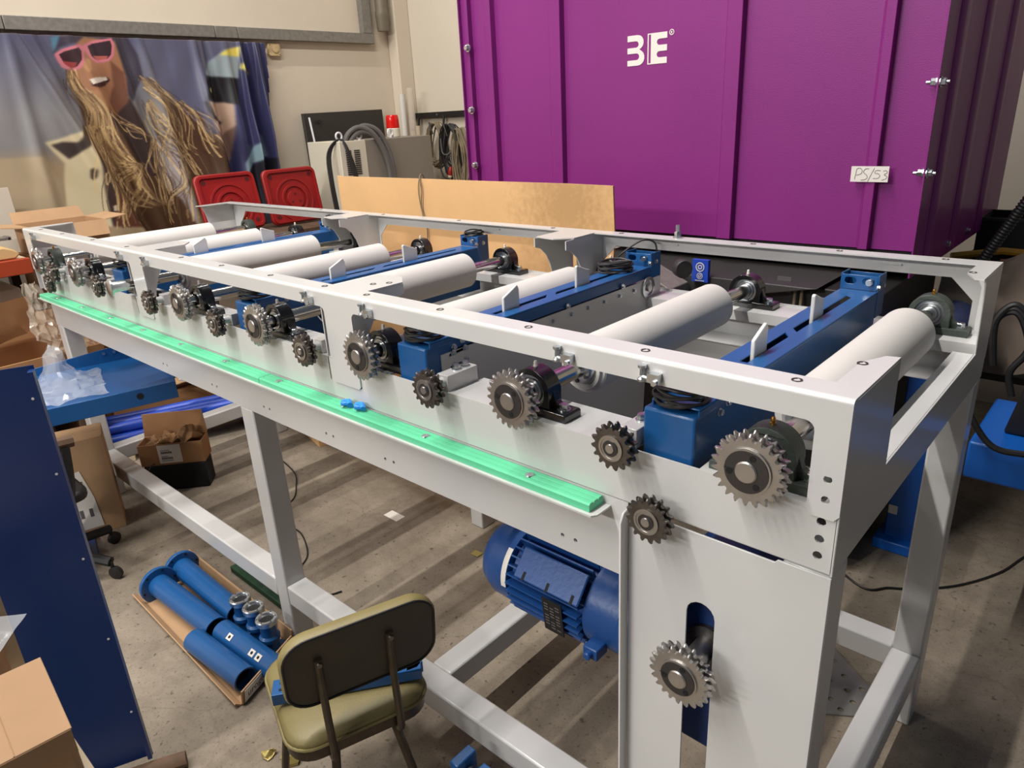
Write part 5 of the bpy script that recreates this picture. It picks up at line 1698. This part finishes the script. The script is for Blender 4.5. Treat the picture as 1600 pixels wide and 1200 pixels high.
MB().box((-.06, -.05, 0), (.055, .08, 1.02)).box((-.09, -.10, 0), (.10, .12, .05)).build('column', M['blue_bright'], lc, bevel=.006)
MB().lathe([(.05, 0), (.085, .01), (.09, .03), (.09, .22), (.08, .24)], (-.01, -.10, .98), (.25, 1, 0), 28).build('motor', M['blue_dark'], lc)
MB().box((-.055, -.053, .16), (-.02, -.0505, .20)).build('label', M['paper'], lc)
ho = MB()
for k in range(3):
    ho.tube(spline([(-.02, 1.62, .96), (-.04, 1.63 + .01 * k, 1.10), (.005, 1.64, 1.17 - .012 * k), (.06 - .01 * k, 1.64, 1.11), (.065, 1.64, 1.02), (.03, 1.63, .94), (.05, 1.62, .86)], 8), .011, 8)
hs_ = tag(ho.build('hose_loop', M['rubber'], loc=(-.04, .14, .0)), 'loop of thick black hose right of the conveyor end', 'hose')
ch = MB()
a, b = Vector((-.235, 2.30, 1.19)), Vector((.12, 2.34, 1.98))
pr = []
n = 70
L = (b - a).length
for k in range(n):
    pr += [(.017, L * k / n), (.0215, L * (k + .35) / n), (.0215, L * (k + .65) / n)]
ch.lathe(pr, a, b - a, 12)
tag(ch.build('corrugated_hose', M['rubber'], smooth=60), 'black corrugated hose rising at the right edge by the container', 'hose')
sk = MB()
n1, n2 = 30, 22
vs = []
for j in range(n1 + 1):
    for k in range(n2 + 1):
        u_, v_ = j / n1, k / n2
        vs.append((-.42 + .85 * u_, 2.42 + .10 * v_ + .03 * math.sin(u_ * 9), .72 + .50 * v_ * (.75 + .25 * math.sin(u_ * PI))))
fs = [(j * (n2 + 1) + k, j * (n2 + 1) + k + 1, (j + 1) * (n2 + 1) + k + 1, (j + 1) * (n2 + 1) + k) for j in range(n1) for k in range(n2)]
sk.add(vs, fs).add([Vector(v) + Vector((0, .05, 0)) for v in vs], fs)
tag(sk.build('dust_sheet', M['cloth'], noisy=.05, nscale=5, smooth=60), 'pale cloth dust sheet draped over rack behind the conveyor right end', 'cloth')
ds_ = thing('dark_shelf', 'dark loaded shelf under and right of the container end', 'shelf', (.3, 2.95, 0))
MB().box((-.70, -.35, 1.06), (1.2, .4, 1.10)).box((-.70, -.35, .62), (1.2, .4, .65)).build('shelf_board', M['black'], ds_, bevel=.003)
for x in (-.68, 1.15):
    for y in (-.33, .36):
        MB().box((x, y, 0), (x + .04, y + .04, 1.06)).build('post', M['black'], ds_)
for i, (x0, x1, lb) in enumerate(((-.38, .10, 'added black open crate darkening the shelf, nearest the container'), (.13, .75, 'longer added black open crate darkening the shelf, farther right'))):
    k_ = thing('dark_filler_crate', lb, 'crate', ((x0 + x1) / 2, 3.15, 1.101), group=None)  # crates added to darken the bright area behind the rods
    w_ = (x1 - x0) / 2
    MB().box((-w_, -.14, 0), (w_, .14, .006)).box((-w_, -.14, .006), (w_, -.132, .17)).box((-w_, .132, .006), (w_, .14, .17)).box((-w_, -.132, .006), (-w_ + .008, .132, .17)).box((w_ - .008, -.132, .006), (w_, .132, .17)).build('body', M['black'], k_)
    MB().box((-w_ - .004, -.146, .158), (w_ + .004, -.14, .172)).box((-w_ - .004, .14, .158), (w_ + .004, .146, .172)).build('rim', M['grey_dark'], k_)
tag(MB().tube([(-.43, 2.80, 1.118), (-.25, 2.90, 1.14), (.1, 2.95, 1.12)], .017, 8).build('yellow_rod', M['yellow']), 'yellow rod lying on the dark shelf right of container', 'rod')
for i, (y, z) in enumerate(((2.70, 1.116), (2.76, 1.116), (2.83, 1.116))):
    tag(MB().cyl((-.28 + .05 * i, y, z), (1.0, y + .05, z), .015, seg=12).build('copper_rod', M['copper']), 'copper coloured rod on the dark shelf right of container', 'rod', 'copper rods')
